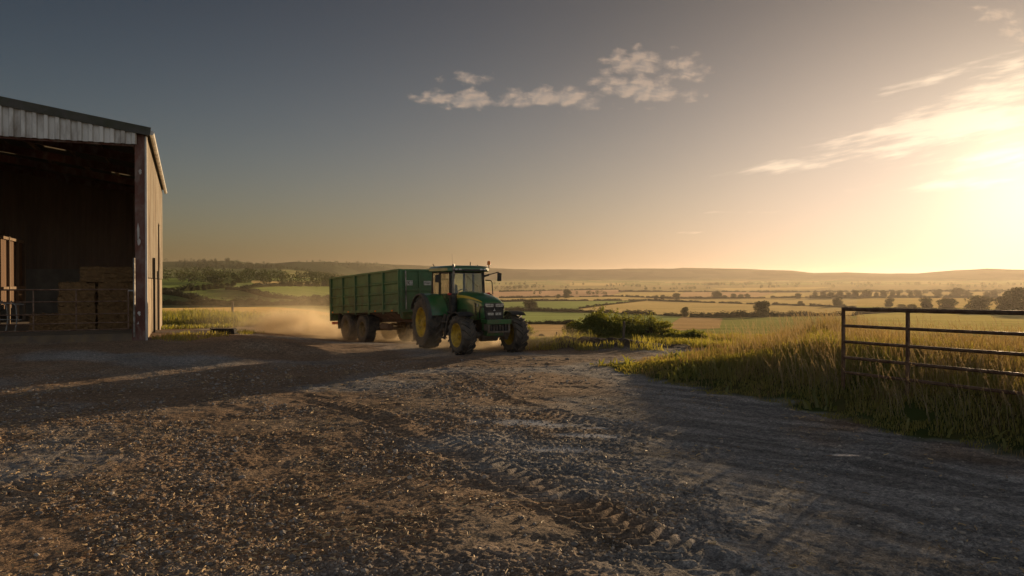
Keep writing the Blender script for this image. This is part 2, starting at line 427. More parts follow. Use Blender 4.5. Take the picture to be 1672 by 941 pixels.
    sa = (x*.76-y*.65); sb = (x*.65+y*.76); stk = fbm(sa/2.2, (sb+(fbm(x/1.5, y/1.5, 2, 85)-.5)*.7)/.26, 5, 81, .6); stm = sstep(-1, 3, x-(y-12)*.25)
    yc = yc*(1+stm*(.55*sstep(.32, .68, stk)-.33))[:, None]
    lightp = sstep(.55, .7, fbm(x/1.8-4, y/1.5, 4, 78))*.4*(1-.8*sstep(1.5, 3.5, x))
    yc = yc*(1-lightp[:, None])+np.array((.34, .28, .22))*lightp[:, None]
    col[:] = col*(1-yard[:, None])+yc*yard[:, None]
    mixin(np.minimum(soil*1.6, 1)*(1-out)*(.97-.25*sstep(.45, .6, fbm(x/.9, y/.6, 3, 86))), (.062, .044, .030))
    wet = flats
    i, j = np.meshgrid(np.arange(na), np.arange(nr-1), indexing='ij')
    i2 = (i+1) % na
    q = np.stack([i*nr+j, i*nr+j+1, i2*nr+j+1, i2*nr+j], -1).reshape(-1, 4)
    c0 = len(x)
    V = np.stack([x, y, z], 1); V = np.vstack([V, [[0, 0, z[::nr].mean()]]])
    tri = np.stack([np.full(na, c0), np.arange(na)*nr, ((np.arange(na)+1) % na)*nr], 1)
    ff = np.concatenate([q.ravel(), tri.ravel()]); lt = np.concatenate([np.full(len(q), 4), np.full(na, 3)])
    m, nt, outn = new_mat('ground')
    p = N(nt, 'ShaderNodeBsdfPrincipled'); L(nt, p.outputs[0], outn.inputs[0])
    ca = N(nt, 'ShaderNodeAttribute', attribute_name='col'); ya = N(nt, 'ShaderNodeAttribute', attribute_name='yard'); wa = N(nt, 'ShaderNodeAttribute', attribute_name='wet')
    geo = N(nt, 'ShaderNodeNewGeometry'); pos = geo.outputs['Position']
    n1 = noise(nt, 9, 6, .7, pos); n2 = noise(nt, 55, 4, .6, pos); n3 = noise(nt, .35, 5, .6, pos)
    mp = N(nt, 'ShaderNodeMapping'); mp.inputs['Scale'].default_value = (.012, .05, .02); mp.inputs['Rotation'].default_value = (0, 0, .5); L(nt, pos, mp.inputs[0])
    n4 = noise(nt, 1, 6, .65, mp.outputs[0])
    vo = N(nt, 'ShaderNodeTexVoronoi'); vo.inputs['Scale'].default_value = 30; L(nt, pos, vo.inputs['Vector'])
    chips = ramp(nt, vo.outputs['Color'], [(.2, (.45,.45,.45)), (.8, (1.35,1.3,1.2))])
    grit = mixc(nt, 1, ramp(nt, n1.outputs[0], [(.3, (.55,.55,.55)), (.7, (1.35,1.3,1.25))]), ramp(nt, n2.outputs[0], [(.35, (.6,.6,.6)), (.68, (1.4,1.38,1.33))]), 'MULTIPLY')
    grit = mixc(nt, .6, grit, chips, 'MULTIPLY')
    grit = mixc(nt, wa.outputs['Fac'], grit, (.95, .95, .95))
    fld = mixc(nt, 1, ramp(nt, n3.outputs[0], [(.3, (.8,.8,.8)), (.7, (1.2,1.2,1.15))]), ramp(nt, n4.outputs[0], [(.35, (.75,.78,.75)), (.65, (1.2,1.17,1.1))]), 'MULTIPLY')
    mod = mixc(nt, ya.outputs['Fac'], fld, grit)
    L(nt, mixc(nt, 1, ca.outputs['Color'], mod, 'MULTIPLY'), p.inputs['Base Color'])
    L(nt, math_n(nt, 'SUBTRACT', 1.0, ya.outputs['Fac']), p.inputs['Sheen Weight']); p.inputs['Sheen Roughness'].default_value = .45
    L(nt, mixc(nt, 1, mixc(nt, 1, ca.outputs['Color'], mod, 'MULTIPLY'), (.66, .65, .60), 'MULTIPLY'), p.inputs['Sheen Tint'])
    rg = N(nt, 'ShaderNodeMapRange'); L(nt, wa.outputs['Fac'], rg.inputs[0]); rg.inputs[3].default_value = .93; rg.inputs[4].default_value = .20
    L(nt, rg.outputs[0], p.inputs['Roughness']); L(nt, math_n(nt, 'ADD', math_n(nt, 'MULTIPLY', ya.outputs['Fac'], .18), math_n(nt, 'MULTIPLY', wa.outputs['Fac'], .5)), p.inputs['Specular IOR Level'])
    hgt = math_n(nt, 'ADD', math_n(nt, 'MULTIPLY', n1.outputs[0], .5), math_n(nt, 'ADD', math_n(nt, 'MULTIPLY', n2.outputs[0], .35), math_n(nt, 'MULTIPLY', vo.outputs['Distance'], -.25)))
    bs = math_n(nt, 'MULTIPLY', ya.outputs['Fac'], math_n(nt, 'SUBTRACT', 1.0, math_n(nt, 'MULTIPLY', wa.outputs['Fac'], .85)))
    b = N(nt, 'ShaderNodeBump'); b.inputs['Distance'].default_value = .04; L(nt, math_n(nt, 'MULTIPLY', bs, .75), b.inputs['Strength']); L(nt, hgt, b.inputs['Height']); L(nt, b.outputs[0], p.inputs['Normal'])
    o = np_mesh('ground', V, ff, lt, m, smooth=True)
    global GROUND_Z
    ZG = z.reshape(na, nr)
    def GROUND_Z(qx, qy):
        ai = np.clip(np.searchsorted(az, np.arctan2(qx, qy)), 1, na-1); ri = np.clip(np.searchsorted(rad, np.hypot(qx, qy)), 1, nr-1)
        return (ZG[ai, ri]+ZG[ai-1, ri]+ZG[ai, ri-1]+ZG[ai-1, ri-1])/4
    me = o.data
    for nm, data in (('yard', yard), ('wet', wet)):
        at = me.attributes.new(nm, 'FLOAT', 'POINT'); at.data.foreach_set('value', np.append(data, 1.0).astype(np.float32))
    at = me.attributes.new('col', 'FLOAT_COLOR', 'POINT')
    c4 = np.ones((len(x)+1, 4), np.float32); c4[:-1, :3] = col; c4[-1, :3] = (.15, .12, .1)
    at.data.foreach_set('color', c4.ravel())
    tag(o, 'gravelly farmyard running out into patchwork fields and far hills', None, kind='structure')
    return o
build_ground()
# ------------------------------------------------------------------ plants
M_LEAF = leafy('field_tree_leaves', (.024,.030,.009), (.068,.076,.024), .40, .25)
M_HEDGE = leafy('hedge_leaves', (.016,.020,.007), (.042,.046,.017), .10, .15)
M_TWIG = surface('hedge_twigs', (.022,.024,.011), .95, 0, .5, .6, spec=0)
M_BUSH = leafy('bush_leaves', (.11,.14,.034), (.30,.29,.09), .62, 1.6)
M_GRASS = leafy('grass_blades', (.115,.15,.036), (.44,.385,.14), .72, .8)
M_SEED = leafy('seed_heads', (.27,.20,.10), (.42,.33,.19), .55, 3, (1,.92,.7))
M_BARK = surface('bark', (.07,.052,.036), .9, 0, .3, 4, bump=.5, bump_scale=12, stretch=(1,1,.2))

def leaf_quads(c, size, aspect=.75, flat=0.0):
    """c: n x 3 centres -> randomly turned rhombic leaves"""
    n = len(c); u = rng.normal(size=(n, 3)); u /= np.linalg.norm(u, axis=1)[:, None]
    v = rng.normal(size=(n, 3)); v -= (v*u).sum(1)[:, None]*u; v /= np.linalg.norm(v, axis=1)[:, None]
    s = (size*rng.uniform(.6, 1.35, n))[:, None]
    V = np.stack([c-u*s*.5, c+v*s*.5*aspect+u*s*.08, c+u*s*.5, c-v*s*.5*aspect+u*s*.08], 1)
    return V.reshape(-1, 3)
def blob_points(blobs, n):
    vol = np.array([b[3]*b[4]*b[5] for b in blobs])**.75; k = rng.choice(len(blobs), n, p=vol/vol.sum())
    B = np.array(blobs)[k]; d = rng.normal(size=(n, 3)); d /= np.linalg.norm(d, axis=1)[:, None]
    r = rng.uniform(.25, 1, n)**.42
    return B[:, :3]+d*B[:, 3:]*r[:, None]
def crown_blobs(h, w, seed, low=.22, top=1.0, k=15):
    rd = random.Random(seed); out = []
    mid, hh = h*(low+top)/2, h*(top-low)/2
    for i in range(k):
        t = rd.uniform(-.85, .88); rr = w/2*math.sqrt(max(.55 if t < 0 else .05, 1-t*t))*rd.uniform(.30, .66); a = rd.uniform(0, 6.28)
        s = rd.uniform(.20, .36)
        out.append((math.cos(a)*rr, math.sin(a)*rr, mid+t*hh*.82, w*s, w*s, hh*rd.uniform(.28, .46)))
    for i in range(6):                                         # the skirt of low boughs
        a = i*1.05+rd.uniform(-.4, .4); q = w*rd.uniform(.16, .26); out.append((math.cos(a)*q, math.sin(a)*q, h*rd.uniform(.15, .30), w*.22, w*.22, h*.20))
    out.append((0, 0, mid, w*.30, w*.30, hh*.72)); return out
def quad_obj(name, V, mats, parent=None, extra=None):
    n = len(V)//4; ff = np.arange(n*4); lt = np.full(n, 4); mi = np.zeros(n, int)
    if extra is not None:
        ev, ef = extra; ff = np.concatenate([ff]+[np.array(f)+len(V) for f in ef]); lt = np.concatenate([lt, [len(f) for f in ef]])
        V = np.vstack([V, np.array(ev)]); mi = np.concatenate([mi, np.ones(len(ef), int)])
    return np_mesh(name, V, ff, lt, mats, False, mi, parent)
def trunk_mb(h, w, seed, r0, low):
    rd = random.Random(seed); b = MB()
    pts = [(0, 0, -.5), (0, 0, .3)]; x = y = 0
    for i in range(1, 6):
        x += rd.uniform(-.02, .02)*h; y += rd.uniform(-.02, .02)*h; pts.append((x, y, h*.16*i))
    b.tube(pts, [r0*1.5, r0, r0*.85, r0*.72, r0*.55, r0*.38, r0*.2], 7)
    for i in range(5):
        a = rd.uniform(0, 6.28); z0 = h*rd.uniform(low*.8, .55); l = w*.36
        b.tube([(0, 0, z0), (math.cos(a)*l*.5, math.sin(a)*l*.5, z0+h*.10), (math.cos(a)*l, math.sin(a)*l, z0+h*.24)], [r0*.45, r0*.3, r0*.1], 5)
    return b
def far_tree(seed, h=12.0, w=10.0, n=1500, leaf=.8, low=.16):
    """a tree a kilometre off: one mesh of trunk and leaves"""
    V = leaf_quads(blob_points(crown_blobs(h, w, seed, low), n), leaf)
    t = trunk_mb(h, w, seed, h*.022, low)
    return quad_obj('field_tree', V, [M_LEAF, M_BARK], None, (t.v, t.f))
TREE_KINDS = [far_tree(100+i, 12, 10 if i % 3 else 8.0, 2900, .78, -.02+.03*(i % 3)) for i in range(7)]
_used = set()
ORD = ['first','second','third','fourth','fifth','sixth','seventh','eighth','ninth','tenth','eleventh','twelfth','thirteenth','fourteenth','fifteenth','sixteenth','seventeenth','eighteenth','nineteenth','twentieth']
def put_tree(px, base, hpx, wpx, label, group, rmin=100, kind=None):
    x, y, z = ground_px(px, base, rmin)
    k = kind if kind is not None else random.randrange(len(TREE_KINDS))
    src = TREE_KINDS[k]
    if k in _used: o = src.copy(); COL.objects.link(o)
    else: o = src; _used.add(k)
    H = hpx/F_PX*y; W = wpx/F_PX*y
    o.location = (x, y, z-.2); o.rotation_euler = (0, 0, random.uniform(0, 6.28)); o.scale = (W/10, W/10, H/12)
    tag(o, label, 'tree', group); return o

# single trees in the fields on the right
put_tree(1245, 518.5, 29, 31, 'large dark round tree on the field hedge left of the grey gate', 'trees standing in the fields', 200, 0)
put_tree(1306.5, 499.5, 9, 10, 'small lone round tree in the golden field beyond the large hedge tree', 'trees standing in the fields', 200, 1)
put_tree(1368, 500.5, 15, 18, 'round hedge tree in line with the left end of the grey gate', 'trees standing in the fields', 200, 2)
put_tree(1118.5, 517.5, 16.5, 18, 'dark tree on the hedge between the leafy bush and the large hedge tree', 'trees standing in the fields', 200, 3)
put_tree(867.5, 506.5, 19.5, 24, 'broad dark tree on the hedge just right of the tractor', 'trees standing in the fields', 200, 4)
put_tree(925.5, 487, 14, 15, 'upright tree on a far hedge above the leafy bush', 'trees standing in the fields', 200, 5)
put_tree(911, 487, 7, 10, 'small low tree close left of the upright far hedge tree', 'trees standing in the fields', 200, 6)
put_tree(1071, 488.5, 7, 9, 'left one of two small trees on the far middle hedge', 'trees standing in the fields', 200)
put_tree(1082, 488.5, 7.5, 10, 'right one of two small trees on the far middle hedge', 'trees standing in the fields', 200)
put_tree(1105, 489.5, 11.5, 15, 'domed tree on the far hedge right of two small trees', 'trees standing in the fields', 200)
put_tree(1171, 487.5, 13, 18, 'tallest tree of the far hedge above the dark hedge tree', 'trees standing in the fields', 200)
for i, (px, h, wd) in enumerate([(1184,6,10),(1198,9,11),(1209,8,10),(1221,9,10)]):
    put_tree(px, 487.5, h, wd, f'{ORD[i]} of four small trees right of the tallest far hedge tree', 'trees standing in the fields', 200)
put_tree(1303.5, 487.5, 9, 14, 'cone shaped low tree on the far hedge left of the hazy tree row', 'trees standing in the fields', 200)
put_tree(1262, 487.5, 5, 9, 'low shrubby tree on the far hedge left of the cone shaped tree', 'trees standing in the fields', 200)
put_tree(1451.5, 501, 16, 16, 'lone upright tree just above the gate top rail by its left part', 'trees behind the grey gate', 200)
put_tree(1472, 504, 8, 16, 'left one of two low rounded trees on the gate top rail', 'trees behind the grey gate', 200)
put_tree(1489, 504.5, 9, 16, 'right one of two low rounded trees on the gate top rail', 'trees behind the grey gate', 200)
put_tree(1514, 506, 22, 26, 'rounded hazy tree above the middle upright of the grey gate', 'trees behind the grey gate', 150)
put_tree(1547, 507, 21, 38, 'wide hazy tree between the middle upright and the broad oak', 'trees behind the grey gate', 150)
put_tree(1597, 508, 25, 46, 'broad spreading oak above the right part of the grey gate', 'trees behind the grey gate', 150)
put_tree(1641, 510, 28, 38, 'dark bushy tree beside the tallest tree at the right edge', 'trees behind the grey gate', 120)
put_tree(1664, 511, 44, 52, 'tallest dark tree at the right edge above the grey gate', 'trees behind the grey gate', 120)
put_tree(1700, 512, 40, 50, 'tree past the tallest dark tree at the right edge', 'trees behind the grey gate', 120)
for i, (px, h, wd) in enumerate([(1332,9,9),(1344,11,13),(1356,10,11),(1371,12,13),(1385,10,10),(1396,13,15),(1415,15,19),(1431,9,10),(1444,12,13),(1457,13,9),(1467,13,9),(1487,12,11),(1500,13,15),(1532,14,19),(1561,16,24),(1581,12,16),(1612,11,14),(1624,12,14),(1645,11,14)]):
    put_tree(px, 486.2+.3*math.sin(i*2.1), h, wd, f'{ORD[i]} from the left in the hazy tree row behind the grey gate', 'hazy tree row behind the grey gate', 300)
# hedgerow trees of the valley side on the left
for i, (px, h, wd) in enumerate([(312,9,11),(322,14,13),(331,12,12),(342,12,13),(353,9,11),(363,8,9),(378,6,9),(401,5,9),(421,8,10),(437,10,12),(449,8,10),(459,10,12),(469,9,11),(480,10,14),(492,12,15),(505,13,16),(518,15,17),(530,16,17),(541,17,17)]):
    put_tree(px, 498.2, h, wd, f'{ORD[i]} from the left in the tree belt behind the stubble field', 'tree belt behind the stubble field', 150)
for i, (px, b, h, wd) in enumerate([(314,475.5,8,11),(323,474,9,11),(333,474,10,12),(343,473,11,13),(353,472,11,12),(362,471,10,12),(372,469,8,10),(381,467,9,10),(389,462,9,11)]):
    put_tree(px, b, h, wd, f'{ORD[i]} from the left in the tree line between two green hill fields', 'tree line between the green hill fields', 250)
for i, (px, h, wd) in enumerate([(419,6,13),(433,5,10),(462,8,11),(473,9,12),(488,8,14),(503,9,15),(516,10,14),(530,11,14)]):
    put_tree(px, 468.0, h, wd, f'{ORD[i]} from the left in the far tree row left of the green trailer', 'far tree row left of the trailer', 300)

def hedge(pts, label, rmin, hh=2.4, ww=2.2, leaf=.85, dens=26.0, cap=15000):
    if pts[0][0] < 500: hh *= .72; dens *= .7
    P = []
    for i in range(len(pts)-1):
        n = max(4, int(abs(pts[i+1][0]-pts[i][0])/3))
        for k in range(n): t = k/n; P.append(ground_px(pts[i][0]*(1-t)+pts[i+1][0]*t, pts[i][1]*(1-t)+pts[i+1][1]*t, rmin))
    P.append(ground_px(*pts[-1], rmin)); P = np.array(P)
    for _ in range(6): P[1:-1] = (P[:-2]+2*P[1:-1]+P[2:])/4
    seg = np.hypot(*(P[1:, :2]-P[:-1, :2]).T); Ls = np.concatenate([[0], np.cumsum(seg)])
    n = int(min(cap, Ls[-1]*dens)); t = rng.uniform(0, Ls[-1], n)
    x = np.interp(t, Ls, P[:, 0]); y = np.interp(t, Ls, P[:, 1])
    hv = hh*1.35*(.55+.9*vnoise(t/9, t*0, 4))*(.8+.4*vnoise(t/2.5, t*0, 8))
    gap = vnoise(t/16, t*0+3, 12) > .16
    c = np.stack([x+rng.normal(size=n)*ww*.3, y+rng.normal(size=n)*ww*.3, np.zeros(n)], 1)[gap]
    c[:, 2] = hz(c[:, 0], c[:, 1])+hv[gap]*rng.uniform(.05, 1, len(c))**.8
    cv, cf = [], []                                            # dense twiggy core
    ts = np.arange(0, Ls[-1], max(1.6, Ls[-1]/500)); hx, hy = np.interp(ts, Ls, P[:, 0]), np.interp(ts, Ls, P[:, 1]); hz_ = hz(hx, hy)
    hc = hh*.95*(.55+.9*vnoise(ts/9, ts*0, 4))*(.8+.4*vnoise(ts/2.5, ts*0, 8))*np.where(vnoise(ts/16, ts*0+3, 12) > .16, 1, .25)*rng.uniform(.8, 1.15, len(ts))
    dx, dy = np.gradient(hx), np.gradient(hy); dl = np.hypot(dx, dy)+1e-6; nx, ny = -dy/dl, dx/dl
    for i in range(len(ts)):
        for f, g in ((-.5, -.1), (-.48, .6), (-.15, 1), (.2, .96), (.5, .55), (.5, -.1)):
            j = rng.uniform(.8, 1.2); cv.append((hx[i]+nx[i]*ww*f*j, hy[i]+ny[i]*ww*f*j, hz_[i]+hc[i]*g*(j if g > 0 else 1)))
        if i:
            for q in range(5): cf.append(((i-1)*6+q, (i-1)*6+q+1, i*6+q+1, i*6+q))
    o = quad_obj('hedge', leaf_quads(c, leaf*.8*max(1, (Ls[-1]*dens/n)**.5)), [M_HEDGE, M_TWIG], None, (cv, cf))
    tag(o, label, 'hedge', 'field hedges'); return o
hedge([(815,507),(933,510),(1019,512),(1112,517)], 'dark hedge running behind the leafy bush', 200, 2.6)
hedge([(1126,518),(1206,519),(1237,517.5),(1330,516.5),(1400,515.5)], 'dark hedge at the foot of the large hedge tree', 200, 3.0)
hedge([(1400,514),(1470,509.5),(1520,510),(1565,511)], 'dark hedge seen through the top of the grey gate', 150, 3.0)
hedge([(815,493),(878,492),(1056,491)], 'hedge along the far side of the pale green field', 300, 2.5)
hedge([(1058,491),(1105,493),(1212,496.5),(1372,501.5),(1400,503)], 'thin hedge crossing behind the large golden field', 300, 2.2)
hedge([(1054,491.5),(1000,497.5),(946,504.5)], 'slanting hedge between the pale green and the golden field', 250, 1.8)
hedge([(815,487),(890,486.3),(1010,484.3),(1105,488.3)], 'far hedge below the pinkish ploughed field', 400, 2.8)
hedge([(1108,488),(1240,487.5),(1400,484.8)], 'far hedge below the row of four small trees', 400, 2.8)
hedge([(1010,476.5),(1105,477),(1240,477.5)], 'faint hedge on the far edge of the small golden field', 500, 3.5)
hedge([(1240,478),(1420,476.5),(1700,476)], 'faint far hedge beyond the hazy tree row', 500, 4)
hedge([(815,477),(900,475),(1010,473)], 'faint hedge above the pinkish ploughed field', 500, 3.5)
hedge([(846,530.5),(900,529.5),(948,530.5)], 'low hedge just right of the tractor front wheel', 90, 1.2, 1.4, .35, 16)
hedge([(250,498.6),(330,498.8),(440,498.8),(600,499.2)], 'long dark hedge along the far edge of the stubble field', 120, 3.0, 3.0, .8, 12, 12000)
hedge([(240,477.5),(290,476.5),(318,473.5)], 'hedge below the highest green hill field', 250, 3.2)
hedge([(240,479),(285,482.5),(318,489.5),(340,497)], 'hedge between the two lower green hill fields', 220, 2.6)
hedge([(370,473),(395,474.5),(440,486.5),(480,489.5),(560,487.5)], 'curving hedge around the green field left of the trailer', 220, 2.6)
hedge([(397,471.5),(430,468.6),(470,467.2),(560,468.2)], 'hedge on the upper edge of the green field left of the trailer', 280, 2.2)

hedge([(1322,487),(1400,486.8),(1500,486.6),(1660,486.8)], 'bushy hedge under the hazy tree row behind the grey gate', 300, 4.2, 4, 1.1)
hedge([(1425,505.5),(1500,506.5),(1570,508),(1700,511.5)], 'bushy hedge below the broad oak behind the grey gate', 120, 2.0, 2.4, .7)
def woodland(bands, name, label, leaf=3.0, per=26):
    C = []; per = int(per*4)
    for (pts, rmin, th, spacing, depth) in bands:
        P = []
        for i in range(len(pts)-1):
            n = max(3, int(abs(pts[i+1][0]-pts[i][0])/4))
            for k in range(n): t = k/n; P.append(ground_px(pts[i][0]*(1-t)+pts[i+1][0]*t, pts[i][1]*(1-t)+pts[i+1][1]*t, rmin))
        P = np.array(P); seg = np.hypot(*(P[1:, :2]-P[:-1, :2]).T); Ls = np.concatenate([[0], np.cumsum(seg)])
        nt_ = min(420, int(Ls[-1]/spacing*1.2)+1)
        for t in rng.uniform(0, Ls[-1], nt_):
            if vnoise(np.array([t/110.0]), np.array([rmin*.1]), 5)[0] < .43: continue
            x, y = np.interp(t, Ls, P[:, 0])+rng.normal()*depth*.3, np.interp(t, Ls, P[:, 1])+rng.uniform(0, depth)
            h = th*rng.uniform(.6, 1.15); w_ = h*rng.uniform(.7, 1.1); z = hz1(x, y)
            d = rng.normal(size=(per, 3)); d /= np.linalg.norm(d, axis=1)[:, None]; d *= (rng.uniform(.35, 1, per)**.4)[:, None]
            C.append(np.stack([x+d[:, 0]*w_/2, y+d[:, 1]*w_/2, z+h*.5+d[:, 2]*h*.5], 1))
    C = np.vstack(C)
    o = quad_obj(name, leaf_quads(C, leaf*.46), [M_LEAF]); tag(o, label, 'woodland', None, 'stuff'); return o
woodland([([(255,461),(300,460),(345,465),(392,462)], 350, 13, 7, 50), ([(255,454),(330,453),(420,460),(440,461)], 350, 12, 8, 60),
          ([(255,449),(340,449),(430,453),(560,454)], 500, 12, 13, 60), ([(430,466),(560,463)], 400, 10, 11, 30)], 'woodland', 'belts of woodland across the hillside between barn and trailer', 2.6, 34)
woodland([([(300,444),(380,436),(430,444)], 900, 13, 9, 300), ([(310,440),(370,432),(420,440),(430,446)], 1200, 13, 9, 260), ([(262,430),(330,428.6),(412,432)], 1800, 12, 14, 160), ([(480,431),(640,433.5)], 1800, 11, 16, 120)], 'woodland', 'dark woods covering the skyline hill above the hillside belts', 4.2, 20)
woodland([([(815,473),(880,470),(960,472)], 700, 14, 14, 90), ([(820,465),(930,466),(1010,469),(1100,470)], 1000, 13, 18, 130), ([(870,481),(1000,481)], 600, 10, 17, 40),
          ([(1000,467),(1172,466),(1226,468)], 1200, 13, 12, 120), ([(1020,474),(1170,472)], 900, 10, 24, 60)], 'woodland', 'brown hazy woods in the valley above the leafy bush', 4.0, 24)
woodland([([(1172,466.5),(1230,465),(1250,467)], 1200, 16, 10, 140), ([(1230,471),(1420,470),(1700,471)], 1000, 13, 15, 150), ([(1250,466),(1460,466),(1700,467)], 1500, 13, 22, 200), ([(1330,480),(1700,479)], 700, 10, 22, 60)], 'woodland', 'pale hazy woods across the valley behind the grey gate', 4.2, 24)

# leafy shrubs beside the yard
def shrub(px, D, wpx, top, n, label, name='shrub', leaf=.10, seed=1):
    leaf *= .78; n = int(n*1.5)
    x = (px-CX)/F_PX*D; z = hz1(x, D); H = CAM_H+(HY-top)/F_PX*D-z; W = wpx/F_PX*D
    root = empty(name, (x, D, z-.05)); tag(root, label, 'shrub', 'shrubs at the yard edge')
    rd = random.Random(seed); blobs = []
    for i in range(13):
        a = rd.uniform(0, 6.28); q = rd.uniform(.1, .40)*W; t = rd.uniform(.16, .78)*(1-.55*q/(W*.5))
        blobs.append((math.cos(a)*q, math.sin(a)*q*.8, H*t, W*rd.uniform(.10, .17), W*rd.uniform(.10, .17), H*rd.uniform(.14, .22)))
    c = blob_points(blobs, n); st = MB(); sp = []
    for i in range(46):                                        # shoots that break the outline
        a = rd.uniform(0, 6.28); q = rd.uniform(0, .44)*W; t = rd.uniform(.72, 1.06)*H*(1-.62*(q/(W*.5))**2)
        p1 = Vector((math.cos(a)*q, math.sin(a)*q*.8, t)); p0 = Vector((math.cos(a)*q*.25, math.sin(a)*q*.2, 0))
        mid = p0.lerp(p1, .55)+Vector((rd.uniform(-.08, .08), rd.uniform(-.08, .08), .1*H))
        st.tube([p0, mid, p1], [.014, .009, .004], 4, False)
        for k in range(26):
            f = rd.uniform(.45, 1.0); m = mid.lerp(p1, (f-.45)/.55); sp.append((m.x+rd.gauss(0, .05), m.y+rd.gauss(0, .05), m.z+rd.gauss(0, .05)))
    c = np.vstack([c, np.array(sp)]); c = c[c[:, 2] > .03]
    quad_obj('leaves', leaf_quads(c, leaf, .55), [M_BUSH], root)
    st.build('stems', M_BARK, root); return root
shrub(982, 32.2, 138, 497, 7200, 'large leafy green shrub behind the dark earth bank', seed=3)
shrub(1058, 32.4, 110, 510, 5200, 'lower rounded green shrub right of the large leafy shrub', seed=5)
shrub(1022, 33.0, 104, 507, 4600, 'middle green shrub between the large shrub and the rounded shrub', seed=21)
shrub(1131, 31.5, 62, 538, 2600, 'low scrubby shrub between the rounded shrub and the tall grass', seed=8, leaf=.09)
shrub(1100, 31.0, 50, 540, 1800, 'small shrub at the right foot of the rounded shrub', seed=18, leaf=.09)
shrub(858, 41, 44, 528, 1500, 'small weedy shrub just right of the tractor front wheel', seed=9, leaf=.10)
shrub(1533, 21.5, 52, 541, 1500, 'green weed bush behind the middle upright of the grey gate', seed=12, leaf=.07)
shrub(1592, 22.5, 60, 547, 1500, 'green weed bush behind the right half of the grey gate', seed=14, leaf=.07)
shrub(1352, 19.5, 60, 548, 1600, 'dark green weed bush at the left post of the grey gate', seed=15, leaf=.07)

# grass blades as bent tapering strips
def blades(x, y, h, wd, lean=.45, base=None):
    n = len(x); z = hz(x, y) if base is None else base
    a = rng.uniform(0, 6.283, n); l = rng.uniform(.1, 1, n)*lean*h
    dx, dy = np.cos(a)*l, np.sin(a)*l; b = rng.uniform(0, 3.1416, n); sx, sy = np.cos(b)*wd/2, np.sin(b)*wd/2
    V = np.empty((n, 7, 3))
    for i, (t, f, k) in enumerate(((0, 0, 1), (.5, .28, .8))):
        for j, sgn in enumerate((-1, 1)):
            V[:, i*2+j, 0] = x+dx*f+sgn*sx*k; V[:, i*2+j, 1] = y+dy*f+sgn*sy*k; V[:, i*2+j, 2] = z+h*t-.03*(i == 0)
    for j, sgn in enumerate((-1, 1)):
        V[:, 4+j, 0] = x+dx*.66+sgn*sx*.5; V[:, 4+j, 1] = y+dy*.66+sgn*sy*.5; V[:, 4+j, 2] = z+h*.82
    V[:, 6, 0] = x+dx*1.1; V[:, 6, 1] = y+dy*1.1; V[:, 6, 2] = z+h*(1-rng.uniform(0, .25, n))
    k = np.arange(n)[:, None]*7
    ff = np.concatenate([k+np.array([0,1,3,2]), k+np.array([2,3,5,4]), k+np.array([4,5,6])], 1)
    return V.reshape(-1, 3), ff.ravel(), np.tile([4, 4, 3], n)
def scatter(P, n, box, edge=.0, fr=None):
    x = rng.uniform(box[0], box[1], n); y = rng.uniform(box[2], box[3], n)
    d = poly_sd(x, y, P)+(fbm(x*1.6, y*1.6, 3, 8)-.5)*1.1
    k = d > edge
    if fr is not None: k &= rng.uniform(0, 1, n) < fr(x, y)
    px = CX+F_PX*x/np.maximum(y, .5); k &= (px < 1990)
    return x[k], y[k], d[k]
gx, gy, gd = scatter(BANK, 520000, (1, 20, 6, 38), -.12, lambda x, y: np.clip((15/np.hypot(x, y))**1.1, 0, 1))
tuft = fbm(gx/.55, gy/.55, 3, 90); meadow = sstep(.8, 3.2, gd)*(.55+.45*sstep(4.0, 7.5, gx))
# mown-looking short grass on the rim, knee high behind
gh = (.06+.13*sstep(0, 1.5, gd)+.33*meadow*sstep(.35, .65, fbm(gx/1.9, gy/1.9, 3, 91)))*(.45+1.1*tuft)*rng.uniform(.6, 1.25, len(gx))
gh *= (.74+.5*(fbm(gx/.9, gy/.9, 2, 130)-.5))*(1-.0*gx)
gh *= 1-.5*sstep(17, 25, gy)*(1-keepf(gx, gy))
bald = (fbm(gx/.4, gy/.4, 2, 95) < .34+.16*(1-sstep(.0, .9, gd))) & (gd < .9)
gx, gy, gh = gx[~bald], gy[~bald], gh[~bald]
V, ff, lt = blades(gx, gy, gh, rng.uniform(.006, .013, len(gx))*(1+np.hypot(gx, gy)/40), .55)
o = np_mesh('verge_grass', V, ff, lt, M_GRASS); tag(o, 'tall rough grass on the bank around the grey gate', 'grass', None, 'stuff')
# dead stalks and dock leaves among the green
M_DRY = leafy('dry_stalks', (.20,.145,.065), (.46,.34,.16), .55, 1.5, (1,.9,.6))
qx, qy, qd = scatter(BANK, 120000, (1, 19, 6, 34), -.05, lambda x, y: sstep(.40, .68, fbm(x/.8, y/.8, 3, 120))*np.clip((15/np.hypot(x, y))**1.1, 0, 1))
qh = (.10+.22*sstep(0, 1.5, qd)+.28*sstep(1, 3.2, qd))*rng.uniform(.5, 1.5, len(qx))*(1-.5*sstep(17, 25, qy)*(1-keepf(qx, qy)))
V, ff, lt = blades(qx, qy, qh, rng.uniform(.004, .009, len(qx))*(1+np.hypot(qx, qy)/40), .75)
o = np_mesh('dry_grass', V, ff, lt, M_DRY); tag(o, 'dead straw coloured stalks among the bank grass', 'grass', None, 'stuff')
qx, qy, qd = scatter(BANK, 9000, (1, 18, 6, 26), .1, lambda x, y: sstep(.50, .66, fbm(x/1.1, y/1.1, 3, 121)))
qh = rng.uniform(.10, .30, len(qx)); V, ff, lt = blades(qx, qy, qh, rng.uniform(.04, .085, len(qx)), 1.0)
